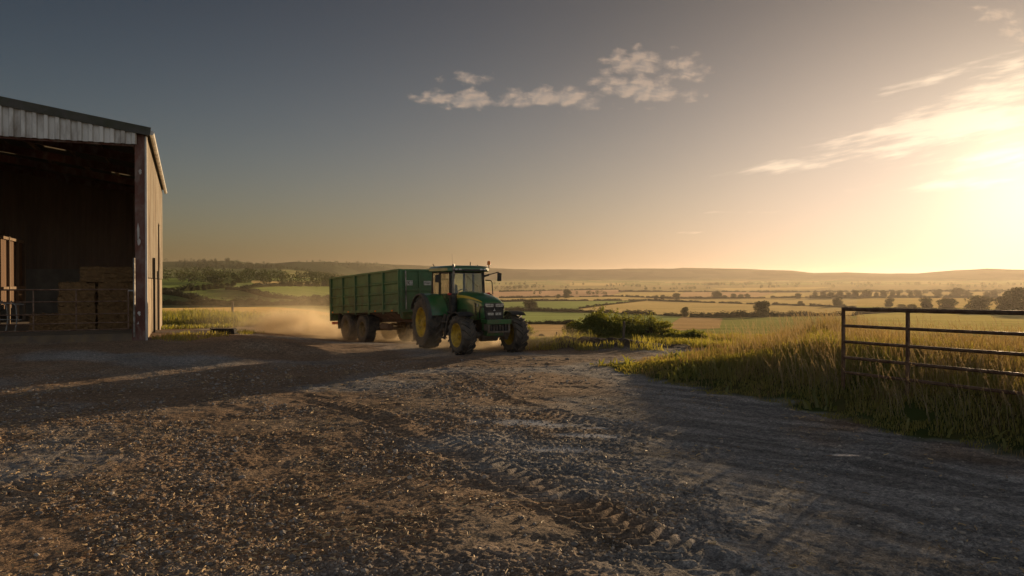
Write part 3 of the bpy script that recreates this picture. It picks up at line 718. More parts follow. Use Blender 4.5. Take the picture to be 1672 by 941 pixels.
o = np_mesh('broadleaf_weeds', V, ff, lt, M_BUSH); tag(o, 'dock and nettle leaves low in the bank grass', 'weeds', None, 'stuff')
gx, gy, gd = scatter(LEFTV, 42000, (-32, -8, 40, 61), 0)
gh = (.18+.55*sstep(.38, .7, fbm(gx/2.6, gy/1.7, 3, 92))*sstep(.2, 4, gy-46))*rng.uniform(.6, 1.3, len(gx))
V, ff, lt = blades(gx, gy, gh, rng.uniform(.02, .04, len(gx)), .5)
o = np_mesh('weedy_grass', V, ff, lt, M_GRASS); tag(o, 'green weeds and grass below the stubble field', 'grass', None, 'stuff')
# straggling grass at the barn corner and on the berm
bx_ = rng.uniform(-13.6, -11.6, 2600); by_ = rng.uniform(27.4, 36, 2600)
k = (fbm(bx_*1.3, by_*.8, 3, 93) > .47) & (bx_ > -13.2-(by_-28)*.40)
V1 = blades(bx_[k], by_[k], rng.uniform(.05, .22, k.sum()), rng.uniform(.012, .025, k.sum()), .8)
tx = rng.uniform(.4, 8, 18000); ty = rng.uniform(26.5, 31.5, 18000); d, _ = line_d(tx, ty, BERM); k = (fbm(tx, ty, 3, 94) > .46) & ((d > .75) | (rng.uniform(0, 1, 18000) < .28))
V2 = blades(tx[k], ty[k], rng.uniform(.06, .34, k.sum()), rng.uniform(.01, .022, k.sum()), .7)
o = np_mesh('sparse_grass', np.vstack([V1[0], V2[0]]), np.concatenate([V1[1], V2[1]+len(V1[0])]), np.concatenate([V1[2], V2[2]]), M_GRASS)
tag(o, 'sparse dry grass on the earth bank and at the barn corner', 'grass', None, 'stuff')
# pale seed heads on thin stalks
def seedheads(x, y, h):
    n = len(x); z = hz(x, y); a = rng.normal(2.6, .9, n); l = rng.uniform(.08, .42, n)*h
    dx, dy = np.cos(a)*l, np.sin(a)*l; wd = .0045*(1+y/30); V = np.empty((n, 6, 3))
    for i, (t, f) in enumerate(((0, 0), (.6, .38), (1, 1))):
        for j, sg in enumerate((-1, 1)): V[:, i*2+j] = np.stack([x+dx*f+sg*wd/2, y+dy*f, z+h*t*(1-.06*f)], 1)
    k = np.arange(n)[:, None]*6; f1 = np.concatenate([k+np.array([0,1,3,2]), k+np.array([2,3,5,4])], 1).ravel()
    m = 16; t = np.tile(np.linspace(-.24, .06, m), n); s_ = (.020*(1-np.abs(np.linspace(-1, 1, m))**2)+.006)
    C = np.repeat(np.stack([x+dx, y+dy, z+h*.94], 1), m, 0); bd = np.repeat(l/h, m)
    C[:, 0] += np.repeat(np.cos(a), m)*t*bd*1.6+rng.normal(size=n*m)*np.tile(s_, n)*.7; C[:, 1] += np.repeat(np.sin(a), m)*t*bd*1.6+rng.normal(size=n*m)*np.tile(s_, n)*.7; C[:, 2] += t*(1-bd*.5)
    Q = leaf_quads(C, .026, .45); kk = n*6
    return np.vstack([V.reshape(-1, 3), Q]), np.concatenate([f1, np.arange(len(Q))+kk]), np.concatenate([np.full(n*2, 4), np.full(len(Q)//4, 4)])
sx_, sy_, sd_ = scatter(BANK, 16000, (4.2, 18, 9, 31), 1.3, lambda x, y: .5*(.15+sstep(.42, .66, fbm(x/2.3, y/2.3, 3, 97)))*(.25+.75*sstep(17, 23, y))*sstep(3.5, 7, x)*(.25+.75*np.clip(keepf(x, y)*1.6, 0, 1)))
ex, ey, _ = scatter(BANK, 1500, (5.5, 14, 10, 20), .5, lambda x, y: sstep(.42, .6, fbm(x/1.2, y/1.2, 2, 131)))
sx_, sy_ = np.append(sx_, ex), np.append(sy_, ey)
V, ff, lt = seedheads(sx_, sy_, np.where(np.arange(len(sx_)) < len(sx_)-len(ex), rng.uniform(.55, 1.0, len(sx_)), rng.uniform(.35, .75, len(sx_))))
o = np_mesh('seed_grass', V, ff, lt, M_SEED); tag(o, 'pale feathery seed heads standing above the bank grass', 'grass', None, 'stuff')
print('seed', len(sx_), 'grass', len(gx))

# stones and straw bits lying on the yard
def yard_points(n, fr, far=24, spread=.78):
    r = np.exp(rng.uniform(np.log(5.2), np.log(far), n)); a = rng.uniform(-spread, spread, n); x, y = np.sin(a)*r, np.cos(a)*r
    k = (poly_sd(x, y, BANK) < -.1) & (line_d(x, y, TRACK)[0] > .26) & (rng.uniform(0, 1, n) < fr(x, y)); return x[k], y[k], r[k]
ICO = None
def stones():
    bm = bmesh.new(); bmesh.ops.create_icosphere(bm, subdivisions=1, radius=1); iv = np.array([v.co[:] for v in bm.verts]); jf = np.array([[v.index for v in f.verts] for f in bm.faces]); bm.free()
    x, y, r = yard_points(52000, lambda x, y: (.10+.90*sstep(.42, .62, fbm(x/1.5, y/1.5, 3, 44)+.08*(1-sstep(-2, 3, x))+.22*(fbm(x/3.7, y/3.7, 2, 49)-.5)-.16*np.exp(-((line_d(x, y, TRACK-np.array([[2.0,.7]]))[0])/.5)**2)))*(1-.65*sstep(0, 4, x)))
    n = len(x); s = np.clip(np.exp(rng.normal(-4.75, .42, n)), .004, .04)*(1+r/32)
    z = GROUND_Z(x, y)
    q = rng.normal(size=(n, 12, 3))*.12+1
    P = iv[None]*q*(s[:, None, None]*np.stack([rng.uniform(.8, 1.5, n), rng.uniform(.7, 1.1, n), rng.uniform(.45, .85, n)], 1)[:, None, :])
    a = rng.uniform(0, 6.283, n); ca, sa = np.cos(a)[:, None], np.sin(a)[:, None]
    X = P[:, :, 0]*ca-P[:, :, 1]*sa+x[:, None]; Y = P[:, :, 0]*sa+P[:, :, 1]*ca+y[:, None]; Z = P[:, :, 2]+(z+s*.25)[:, None]
    V = np.stack([X, Y, Z], -1).reshape(-1, 3); ff = (jf[None]+np.arange(n)[:, None, None]*12).ravel()
    m, nt, out = new_mat('stone'); p = N(nt, 'ShaderNodeBsdfPrincipled'); L(nt, p.outputs[0], out.inputs[0])
    g = N(nt, 'ShaderNodeNewGeometry'); L(nt, ramp(nt, g.outputs['Random Per Island'], [(0, (.13,.118,.108)), (.5, (.25,.215,.185)), (.82, (.34,.285,.235)), (1, (.46,.40,.33))]), p.inputs['Base Color']); p.inputs['Roughness'].default_value = .85
    o = np_mesh('gravel', V, ff, np.full(n*20, 3), m); tag(o, 'loose stones scattered over the farmyard', 'gravel', None, 'stuff')
def straw():
    x, y, r = yard_points(26000, lambda x, y: (.12+.88*sstep(.45, .62, fbm(x/1.2+5, y/1.2, 3, 47)))*(1-.75*sstep(-.5, 3.5, x-(y-7)*-.15)), 22)
    n = len(x); z = GROUND_Z(x, y); l = rng.uniform(.022, .075, n)*(1+r/45); wd = rng.uniform(.0035, .008, n)*(1+r/20)
    a = rng.uniform(0, 6.283, n); dx, dy = np.cos(a), np.sin(a); cv = rng.normal(size=n)*.35
    V = np.empty((n, 6, 3))
    for i, t in enumerate((-.5, 0, .5)):
        ox, oy = dx*l*t-dy*l*cv*(t*t), dy*l*t+dx*l*cv*(t*t)
        zz = z+.006+rng.uniform(0, .022, n)
        for j, sgn in enumerate((-1, 1)): V[:, i*2+j] = np.stack([x+ox-dy*wd*sgn/2, y+oy+dx*wd*sgn/2, zz+sgn*wd*.45], 1)
    k = np.arange(n)[:, None]*6; ff = np.concatenate([k+np.array([0,2,3,1]), k+np.array([2,4,5,3])], 1).ravel()
    m, nt, out = new_mat('straw'); p = N(nt, 'ShaderNodeBsdfPrincipled'); L(nt, p.outputs[0], out.inputs[0])
    g = N(nt, 'ShaderNodeNewGeometry'); L(nt, ramp(nt, g.outputs['Random Per Island'], [(0, (.18,.12,.065)), (.6, (.42,.285,.14)), (1, (.58,.42,.22))]), p.inputs['Base Color']); p.inputs['Roughness'].default_value = .7
    o = np_mesh('straw_litter', V.reshape(-1, 3), ff, np.full(n*2, 4), m); tag(o, 'bits of straw and chaff littering the farmyard', 'straw', None, 'stuff')
stones(); straw()
# ------------------------------------------------------------------ tractor and trailer
G_TR = surface('tractor_green', (.032,.128,.034), .28, 0, .12, 2, dirt=(.14,.105,.065), dirt_amt=.35, dirt_scale=3, coat=.7, dirt_low=(.5, 2.0))
G_TL = surface('trailer_green', (.062,.165,.058), .42, 0, .22, 1.6, dirt=(.13,.095,.06), dirt_amt=.85, dirt_scale=2.2, dirt_low=(1.0, 3.4))
M_BLK = surface('black_plastic', (.014,.014,.014), .55, 0, .3, 5, dirt=(.11,.085,.058), dirt_amt=.35, dirt_scale=5)
M_RUB = surface('tyre_rubber', (.032,.030,.028), .62, 0, .25, 6, dirt=(.15,.118,.085), dirt_amt=.8, dirt_scale=4, bump=.3, bump_scale=40)
M_RIM = surface('yellow_rim', (.60,.37,.018), .45, 0, .12, 4, dirt=(.13,.09,.045), dirt_amt=.45, dirt_scale=5)
M_RIM2 = surface('trailer_rim', (.22,.15,.05), .6, 0, .2, 4, dirt=(.12,.085,.05), dirt_amt=.7, dirt_scale=5)
M_STEEL = surface('dirty_steel', (.14,.12,.095), .6, .3, .3, 6, dirt=(.13,.085,.05), dirt_amt=.5, dirt_scale=4)
M_RUST = surface('rusty_chassis', (.12,.068,.042), .85, 0, .4, 5, dirt=(.15,.10,.06), dirt_amt=.7, dirt_scale=3)
M_GREY = surface('grey_fender_edge', (.045,.044,.042), .6, 0, .2, 5, dirt=(.13,.10,.07), dirt_amt=.5, dirt_scale=4)
M_YEL = surface('yellow_stripe', (.62,.42,.03), .4, 0, .08, 4)
M_CHROME = surface('exhaust_pipe_steel', (.30,.27,.23), .35, .8, .2, 8, dirt=(.05,.04,.03), dirt_amt=.4)
M_WHITE = surface('white_plate', (.62,.60,.55), .6, 0, .1, 8, dirt=(.22,.18,.12), dirt_amt=.5, dirt_scale=9)
M_INK = surface('dark_lettering', (.03,.03,.03), .6)
M_AMBER = surface('amber_lens', (.75,.20,.012), .25, 0, .1, 4)
M_RED = surface('red_lens', (.55,.03,.015), .3, 0, .1, 4)
M_SEAT = surface('seat_cloth', (.02,.02,.022), .9)
def glass_mat(name, tint, amt, rough=.03):
    m, nt, out = new_mat(name)
    t = N(nt, 'ShaderNodeBsdfTransparent'); t.inputs[0].default_value = (*tint, 1)
    g = N(nt, 'ShaderNodeBsdfGlossy'); g.inputs['Roughness'].default_value = rough; g.inputs[0].default_value = (1, 1, 1, 1)
    d = N(nt, 'ShaderNodeBsdfDiffuse'); d.inputs[0].default_value = (.18, .15, .11, 1)
    fr = N(nt, 'ShaderNodeFresnel'); fr.inputs[0].default_value = 1.5
    a = N(nt, 'ShaderNodeMixShader'); L(nt, math_n(nt, 'MULTIPLY', fr.outputs[0], .8), a.inputs[0]); L(nt, t.outputs[0], a.inputs[1]); L(nt, g.outputs[0], a.inputs[2])
    n = noise(nt, 3.5, 5, .65, objcoord(nt)); du = math_n(nt, 'MULTIPLY', ramp(nt, n.outputs[0], [(.4, (.2,.2,.2)), (.75, (1,1,1))]), amt)
    b = N(nt, 'ShaderNodeMixShader'); L(nt, du, b.inputs[0]); L(nt, a.outputs[0], b.inputs[1]); L(nt, d.outputs[0], b.inputs[2])
    L(nt, b.outputs[0], out.inputs[0]); return m
M_GLASS = glass_mat('cab_glass', (.88,.90,.82), .06)
M_LAMP = surface('headlight_glass', (.55,.53,.48), .18, .35, .35, 22)

def wheel(parent, c, Rr, w, rb, out, rim_mat, lugs=20, lug_h=.045, sweep=.36, steer=0.0):
    """one wheel turning about y; out = +1 or -1 is the outer side"""
    b = MB(); h = lug_h; Rc = Rr-h
    prof = [(rb, -w*.40), (rb+.02, -w*.44), (rb+(Rc-rb)*.30, -w*.495), (rb+(Rc-rb)*.62, -w*.50), (Rc-.055, -w*.475), (Rc-.018, -w*.42), (Rc, -w*.25), (Rc+.004, 0)]
    prof = prof+[(r, -y) for r, y in prof[-2::-1]]
    b.lathe_y(prof, 64)
    for sd in (-1, 1):
        for k in range(lugs):
            t0 = 2*math.pi*(k+(.5 if sd > 0 else 0))/lugs; rings = []
            for t, ro, ww in ((0, Rr, .045), (.3, Rr-.001, .05), (.6, Rr-.004, .056), (.88, Rr-.012, .064), (1.0, Rr-.03, .068), (1.02, Rr-.12, .05)):
                y = sd*(-.015+t*(w/2*.985+.015)); th = t0+min(t, 1)**.9*sweep; dth = ww/Rr/2
                if t > 1: y = sd*(w/2+.006)
                ri = ro-h-.03 if t <= 1 else ro-.03
                yi = y if t <= 1 else y-sd*.03
                rg = []
                for rr_, tt, yy in ((ri, th-dth*1.25, yi), (ro, th-dth, y), (ro, th+dth, y), (ri, th+dth*1.25, yi)): rg.append((rr_*math.cos(tt), yy, rr_*math.sin(tt)))
                rings.append(rg)
            b.loft(rings, True, True)
    e = b.build('wheel', M_RUB, parent, smooth=True)
    e.location = c; e.rotation_euler = (0, 0, steer)
    r = MB(); o = out; a = rb
    r.lathe_y([(a+.012, -o*w*.40), (a-.02, -o*w*.38), (a-.03, 0), (a-.02, o*w*.34), (a+.015, o*w*.43), (a+.005, o*w*.445), (a-.025, o*w*.40), (a-.045, o*w*.33),
               (a-.06, o*w*.20), (a*.80, o*w*.15), (a*.72, o*w*.09), (a*.5, o*w*.02), (a*.42, o*w*.06), (a*.40, o*w*.16), (a*.30, o*w*.20), (.001, o*w*.20)], 48)
    r.build('rim', rim_mat, e, smooth=True)
    hb = MB()
    hb.lathe_y([(a*.30, o*w*.19), (a*.29, o*w*.30), (a*.22, o*w*.34), (.001, o*w*.34)], 20)
    for k in range(8):
        t = 2*math.pi*k/8; hb.lathe_y([(.018, o*w*.03), (.018, o*w*.12), (.001, o*w*.12)], 6, (a*.56*math.cos(t), 0, a*.56*math.sin(t)))
    hb.build('hub', rim_mat, e, smooth=True)
    return e

TR_A = math.atan2(-.891, .454)
TX, TY = -2.14, 28.43
TZ = (hz1(-2.9, 27.9)+hz1(-1.7, 25.4)+hz1(0, 26.2))/3
def make_tractor():
    t = empty('tractor', (TX, TY, TZ), TR_A)
    tag(t, 'dusty green farm tractor with yellow wheel rims and an amber roof beacon', 'tractor')
    for s in (-1, 1):
        wheel(t, (0, s*1.06, .935), .95, .60, .53, s, M_RIM, 19, .065, .34)
        wheel(t, (2.95, s*.96, .645), .66, .50, .39, s, M_RIM, 16, .058, .40, R(3))
    # bonnet
    def ring(x, w, zb, zs, zt):
        half = [(w*.95, zb), (w, zb+.22), (w*1.0, zs-.10), (w*.97, zs), (w*.88, zs+(zt-zs)*.52), (w*.70, zs+(zt-zs)*.80), (w*.38, zt-.012), (0, zt)]
        return [(x, y, z) for y, z in half]+[(x, -y, z) for y, z in half[-2::-1]]
    b = MB(); secs = [(1.22,.46,1.12,1.80,2.08), (1.7,.46,1.10,1.78,2.075), (2.2,.455,1.08,1.75,2.045), (2.7,.445,1.10,1.70,1.985), (3.05,.43,1.14,1.65,1.915), (3.25,.415,1.17,1.61,1.85), (3.36,.395,1.19,1.58,1.79), (3.40,.37,1.22,1.57,1.745)]
    rings = [ring(*q) for q in secs]; b.loft(rings, False); b.f.append(tuple(range(len(b.v)-15, len(b.v)))); b.m.append(0)
    b.build('bonnet', G_TR, t, smooth=True)
    rr = []
    for i, (x, w, zb, zs, zt) in enumerate(secs[:6]):
        k = max(0, 1-i/5.0)
        rr.append((x, w, zs, zt, k))
    for s in (-1, 1):
        st = MB()
        for i in range(5):
            vs = []
            for (x, w, zs, zt, k) in (rr[i], rr[i+1]):
                f0 = .46-.30*k; f1 = .54
                for f in (f0, f1):
                    z = zs+(zt-zs)*f; yy = np.interp(f, [0, .52, .80], [.97, .88, .70])*w+.004
                    vs.append((x, s*yy, z+.003))
            st.add(vs, [(0, 1, 3, 2)])
        st.build('stripe', M_YEL, t)
    g = MB()
    poly = [(-.345, 1.70), (.345, 1.70), (.36, 1.60), (.335, 1.30), (.29, 1.17), (-.29, 1.17), (-.335, 1.30), (-.36, 1.60)]
    g.prism(poly, 0, 3.37, 3.43)
    for s in (-1, 1):   # dark panel wraps round the nose sides
        g.add([(3.43, s*.36, 1.60), (3.43, s*.335, 1.30), (3.43, s*.29, 1.17), (3.12, s*.432, 1.20), (3.16, s*.436, 1.40), (3.22, s*.434, 1.60)], [(0, 1, 4, 5), (1, 2, 3, 4)])
    gr = g.build('grille', M_BLK, t, bevel=.006)
    me = MB()
    for k in range(9): me.box((3.433, -.28+.07*k, 1.40), (.006, .012, .10))
    for k in range(7): me.box((3.433, 0, 1.23+.035*k), (.005, .56, .006))
    me.build('mesh_bars', M_GREY, gr)
    hl = []
    for s in (-1, 1):
        m = MB(); m.prism([(s*.045, 1.575), (s*.045, 1.675), (s*.33, 1.685), (s*.345, 1.64), (s*.30, 1.575)], 0, 3.42, 3.448); h = m.build('headlight', M_LAMP, t, bevel=.006)
        q = MB()
        for k in range(4): q.lathe_z([(.001, 0)], 3) if False else q.box((3.4495, s*(.09+.062*k), 1.63), (.004, .012, .06))
        q.box((3.4492, s*.185, 1.63), (.003, .2, .008)); q.build('reflector_bar', M_INK, h)
        m = MB(); m.prism([(s*.035, 1.30), (s*.035, 1.385), (s*.25, 1.385), (s*.24, 1.30)], 0, 3.42, 3.445); h = m.build('headlight', M_LAMP, t, bevel=.006)
        q = MB(); q.box((3.447, s*.14, 1.342), (.004, .014, .06)); q.build('reflector_bar', M_INK, h)
    e = MB()
    for k in range(3):
        a = math.pi/2+k*2*math.pi/3; e.prism([(.0, 1.47), (.02*math.cos(a+.9), 1.47+.02*math.sin(a+.9)), (.055*math.cos(a), 1.47+.055*math.sin(a)), (.02*math.cos(a-.9), 1.47+.02*math.sin(a-.9))], 0, 3.431, 3.44)
    e.build('emblem', M_WHITE, t)
    for s in (-1, 1):
        v = MB()
        for k in range(5): v.box((2.86+.012*k, s*.442, 1.66-.085*k), (.10, .014, .05), Matrix.Rotation(R(28), 3, 'Y'))
        v.build('side_vent', M_BLK, t)
        v = MB(); v.box((3.03, s*.436, 1.62), (.07, .012, .10)); v.build('painted_glint', M_WHITE, t)  # white block standing in for a small highlight on the bonnet side
        v = MB()
        for k in range(7): v.box((1.50+.11*k, s*.463, 1.33), (.05, .008, .26))
        v.build('side_vent', M_BLK, t)
    # engine, axle and belly
    c = MB(); c.span((.1, -.30, .55), (2.55, .30, 1.15)); c.span((2.4, -.24, .60), (3.35, .24, 1.16)); c.span((-.75, -.34, .55), (.4, .34, 1.35)); c.span((.2, -.42, .45), (1.2, .42, .7))
    c.build('chassis', M_BLK, t, bevel=.03)
    ax = MB(); ax.tube([(2.95, -.75, .62), (2.95, .75, .62)], .11, 12); ax.tube([(2.95, -.3, .60), (2.95, .3, .60)], .19, 12); ax.tube([(2.78, -.7, .62), (2.78, .7, .62)], .035, 8)
    for s in (-1, 1): ax.span((2.82, s*.62-.06, .45), (3.08, s*.62+.06, .82))
    ax.build('axle', M_STEEL, t, smooth=True)
    ax = MB(); ax.tube([(0, -.8, .93), (0, .8, .93)], .2, 14); ax.build('axle', M_STEEL, t, smooth=True)
    # nose carrier with weights
    k = MB(); k.span((3.30, -.44, 1.06), (3.82, .44, 1.17)); k.span((3.30, -.40, .80), (3.42, .40, 1.06)); k.span((3.74, -.44, 1.02), (3.82, .44, 1.06))
    k.span((3.2, -.30, .62), (3.5, .30, .82)); cr = k.build('nose_carrier', G_TR, t, bevel=.012)
    fr = MB(); fr.span((3.72, -.40, .74), (3.80, .40, .80))
    for y in (-.37, .37): fr.span((3.44, y-.03, .80), (3.80, y+.03, 1.02))
    fr.build('frame', M_STEEL, cr, bevel=.006)
    for i in range(6):
        q = MB(); q.span((3.46, -.305+.106*i, .80), (3.76, -.305+.106*i+.08, 1.01)); q.build('weight', M_BLK, cr, bevel=.01)
    # cab
    ba = MB(); ba.span((-.58, -.60, 1.10), (1.20, .60, 1.32)); ba.span((1.02, -.62, 1.30), (1.22, .62, 1.74)); ba.span((-.62, -.66, 1.30), (-.42, .66, 1.66))
    cab = ba.build('cab', M_BLK, t, bevel=.02)
    fm = MB(); zt = 2.78
    for s in (-1, 1):
        fm.beam((1.22, s*.66, 1.30), (1.14, s*.63, zt), .085, .085, (1, 0, 0)); fm.beam((.22, s*.69, 1.32), (.22, s*.66, zt), .07, .07, (1, 0, 0)); fm.beam((-.60, s*.66, 1.5), (-.52, s*.62, zt), .09, .08, (1, 0, 0))
        fm.beam((1.14, s*.65, zt-.02), (-.54, s*.64, zt-.02), .07, .07); fm.beam((1.20, s*.67, 1.32), (.2, s*.69, 1.32), .06, .06)
    fm.beam((1.14, -.63, zt-.02), (1.14, .63, zt-.02), .07, .08); fm.beam((-.53, -.63, zt-.02), (-.53, .63, zt-.02), .07, .08); fm.beam((1.205, -.62, 1.74), (1.205, .62, 1.74), .05, .05)
    fm.build('cab_frame', M_BLK, t, bevel=.012)
    rf = MB()
    def rring(z, g, gx): return [(x*1.0, y, z) for x, y in ((1.46-gx, -.60+g), (1.30-gx, -.80+g), (-.55+gx, -.80+g), (-.68+gx, -.66+g), (-.68+gx, .66-g), (-.55+gx, .80-g), (1.30-gx, .80-g), (1.46-gx, .60-g))]
    rf.loft([rring(2.765, .03, .03), rring(2.80, 0, 0), rring(2.90, 0, 0), rring(2.965, .07, .08), rring(2.99, .22, .25)], True); roof = rf.build('roof', G_TR, t, smooth=True)
    fascia = MB(); fascia.span((1.30, -.66, 2.782), (1.475, .66, 2.85)); fascia.build('roof_fascia', M_BLK, roof, bevel=.008)
    for y in (-.55, -.40, .42, .56):
        q = MB(); q.box((1.48, y, 2.85), (.03, .10, .055)); q.build('work_light', M_LAMP, roof, bevel=.01)
    gl = MB(); gl.add([(1.20, -.60, 1.76), (1.20, .60, 1.76), (1.135, .60, 2.74), (1.135, -.60, 2.74), (1.206, -.60, 1.76), (1.206, .60, 1.76), (1.141, .60, 2.74), (1.141, -.60, 2.74)], [(0,1,2,3),(7,6,5,4),(0,4,5,1),(1,5,6,2),(2,6,7,3),(3,7,4,0)])
    gl.build('windscreen', M_GLASS, t)
    gl = MB(); gl.box((-.56, 0, 2.2), (.006, 1.2, 1.06), Matrix.Rotation(R(-3), 3, 'Y')); gl.build('rear_window', M_GLASS, t)
    for s in (-1, 1):
        gl = MB(); gl.prism([(.26, 1.36), (1.16, 1.36), (1.10, 2.73), (.26, 2.73)], 1, s*.665-.003, s*.665+.003); d = gl.build('cab_door', M_GLASS, t)
        hd = MB(); hd.box((.36, s*.69, 1.75), (.05, .03, .16)); hd.build('handle', M_BLK, d)
        gl = MB(); gl.prism([(-.50, 1.60), (.18, 1.40), (.18, 2.73), (-.44, 2.73)], 1, s*.66-.003, s*.66+.003); gl.build('side_window', M_GLASS, t)
    sw = MB(); n = 28; rg = [(.80+.215*math.sin(2*math.pi*i/n)*.80, -.02+.215*math.cos(2*math.pi*i/n), 2.02+.215*math.sin(2*math.pi*i/n)*.62) for i in range(n+1)]
    sw.tube(rg, .018, 7, False); sw.tube([(.80, -.235, 2.02), (.80, .195, 2.02)], .014, 6); sw.tube([(.80, -.02, 2.02), (.97, -.02, 2.0-.18)], .03, 8); sw.tube([(.80, -.02, 2.02), (.71, -.02, 1.91)], .014, 6)
    sw.build('steering_wheel', M_BLK, t, smooth=True)
    q = MB(); q.span((.88, -.28, 1.30), (1.12, .26, 1.86)); q.build('dashboard', M_BLK, t, bevel=.04)
    q = MB(); q.span((-.25, -.26, 1.34), (.28, .26, 1.60)); q.box((-.26, 0, 1.95), (.14, .48, .72), Matrix.Rotation(R(-8), 3, 'Y')); q.box((-.32, 0, 2.38), (.10, .26, .18), Matrix.Rotation(R(-8), 3, 'Y')); q.build('seat', M_SEAT, t, bevel=.05)
    q = MB(); q.beam((1.165, -.10, 2.70), (1.20, .42, 2.22), .012, .014); q.build('wiper', M_BLK, t)
    # wings over the rear wheels
    for s in (-1, 1):
        a0, a1 = R(16), R(152); f = MB(); y0, y1 = s*.66, s*1.27
        f.lathe_y([(1.02, y0), (1.04, y0), (1.05, y1-s*.14), (1.04, y1), (1.01, y1), (1.02, y1-s*.14), (1.0, y0), (1.02, y0)], 26, (0, 0, .935), a0, a1)
        arc = [(1.03*math.cos(a0+(a1-a0)*i/20), .935+1.03*math.sin(a0+(a1-a0)*i/20)) for i in range(21)]
        f.prism(arc+[(-.75, 1.2), (.85, 1.15)], 1, s*.66, s*.70)
        w_ = f.build('rear_fender', G_TR, t, smooth=True)
        e = MB(); e.lathe_y([(1.02, y1), (1.055, y1), (1.058, y1+s*.02), (1.05, y1+s*.12), (1.00, y1+s*.14), (.985, y1+s*.12), (1.02, y1+s*.09), (1.02, y1)], 26, (0, 0, .935), R(10), R(155)); e.build('fender_edge', M_GREY, w_, smooth=True)
        q = MB(); q.box((-.75, s*1.15, 1.72), (.05, .16, .09)); q.build('tail_lamp', M_RED, w_)
        f = MB(); f.lathe_y([(.745, s*.70), (.765, s*.70), (.775, s*.95), (.760, s*1.22), (.735, s*1.23), (.752, s*.95), (.745, s*.70)], 24, (2.95, 0, .645), R(58), R(184))
        f.beam((2.93, s*.55, 1.0), (2.93, s*.80, 1.40), .05, .05); f.beam((2.55, s*.55, 1.0), (2.50, s*.80, 1.26), .04, .04)
        f.build('front_mudguard', M_BLK, t, smooth=True)
    # steps on the near side, tank and battery box
    for s in (-1, 1):
        q = MB()
        for xx in (1.22, 1.60): q.beam((xx, s*.86, 1.28), (xx+.02, s*1.06, .42), .03, .10)
        for i, z in enumerate((.45, .72, .99)): q.span((1.22, s*(1.05-.06*i)-.10, z), (1.62, s*(1.05-.06*i)+.10, z+.035))
        q.build('steps', M_STEEL, t, bevel=.006)
        q = MB(); q.span((1.0, s*.44, .55), (1.95, s*.84, 1.22)); q.build('fuel_tank', M_BLK, t, bevel=.08)
    ex = MB(); ex.tube([(1.42, -.62, 1.18), (1.42, -.62, 1.30), (1.42, -.62, 1.92), (1.42, -.62, 2.0)], [.06, .115, .115, .05], 14); mf = ex.build('exhaust', M_BLK, t, smooth=True)
    ex = MB(); ex.tube([(1.42, -.62, 1.98), (1.42, -.62, 2.95), (1.40, -.63, 3.03)], .042, 12); ex.build('pipe', M_CHROME, mf, smooth=True)
    q = MB(); q.box((1.40, -.79, 1.98), (.10, .08, .08)); q.box((1.36, -.73, 1.98), (.04, .20, .03)); q.build('indicator_lamp', M_RED, t, bevel=.01)
    q = MB(); q.box((1.30, .79, 1.98), (.10, .08, .08)); q.box((1.28, .72, 1.98), (.04, .16, .03)); q.build('indicator_lamp', M_RED, t, bevel=.01)
    # mirrors, rail, beacon, aerials
    q = MB(); q.tube([(1.12, -.66, 2.70), (1.02, -1.0, 2.72), (.98, -1.04, 2.62)], .016, 7); m = q.build('mirror_arm', M_BLK, t); q = MB(); q.box((.98, -1.04, 2.52), (.06, .20, .27)); q.build('mirror', M_BLK, m, bevel=.02)
    q = MB(); q.beam((1.16, .62, 2.60), (1.20, .85, 2.66), .05, .07); q.tube([(1.18, .72, 2.63), (1.22, 1.22, 2.76), (1.22, 1.27, 2.72), (1.22, 1.27, 2.6)], .018, 7); m = q.build('mirror_arm', M_BLK, t); q = MB(); q.box((1.20, 1.27, 2.58), (.07, .16, .30)); q.build('mirror', M_BLK, m, bevel=.02)
    q = MB(); q.tube([(1.22, .70, 2.47), (1.22, .92, 2.45), (1.24, .96, 2.38), (1.26, .98, 1.95)], .02, 7); q.build('handrail', M_BLK, t, smooth=True)
    q = MB(); q.tube([(1.22, .78, 2.82), (1.22, .84, 2.90), (1.22, .84, 3.02)], .018, 7); bs = q.build('beacon_stalk', M_BLK, t)
    q = MB(); q.lathe_z([(.001, 3.02), (.065, 3.02), (.065, 3.05), (.058, 3.06), (.056, 3.13), (.035, 3.16), (.001, 3.165)], 16, (1.22, .84, 0)); q.build('beacon', M_AMBER, bs, smooth=True)
    q = MB(); q.tube([(.9, .25, 2.97), (.9, .25, 3.12)], .02, 6); q.tube([(.3, -.2, 2.97), (.26, -.2, 3.42)], .005, 5); q.tube([(-.2, -.7, 2.93), (-.28, -.74, 3.06)], .016, 6); q.tube([(1.1, .45, 2.95), (1.1, .45, 3.02)], .022, 6); q.build('aerial', M_BLK, roof)
    q = MB(); q.span((-1.05, -.10, .42), (-.6, .10, .56)); q.beam((-.7, -.45, .9), (-1.15, -.45, .55), .06, .06); q.beam((-.7, .45, .9), (-1.15, .45, .55), .06, .06); q.build('hitch', M_STEEL, t)
    return t
make_tractor()

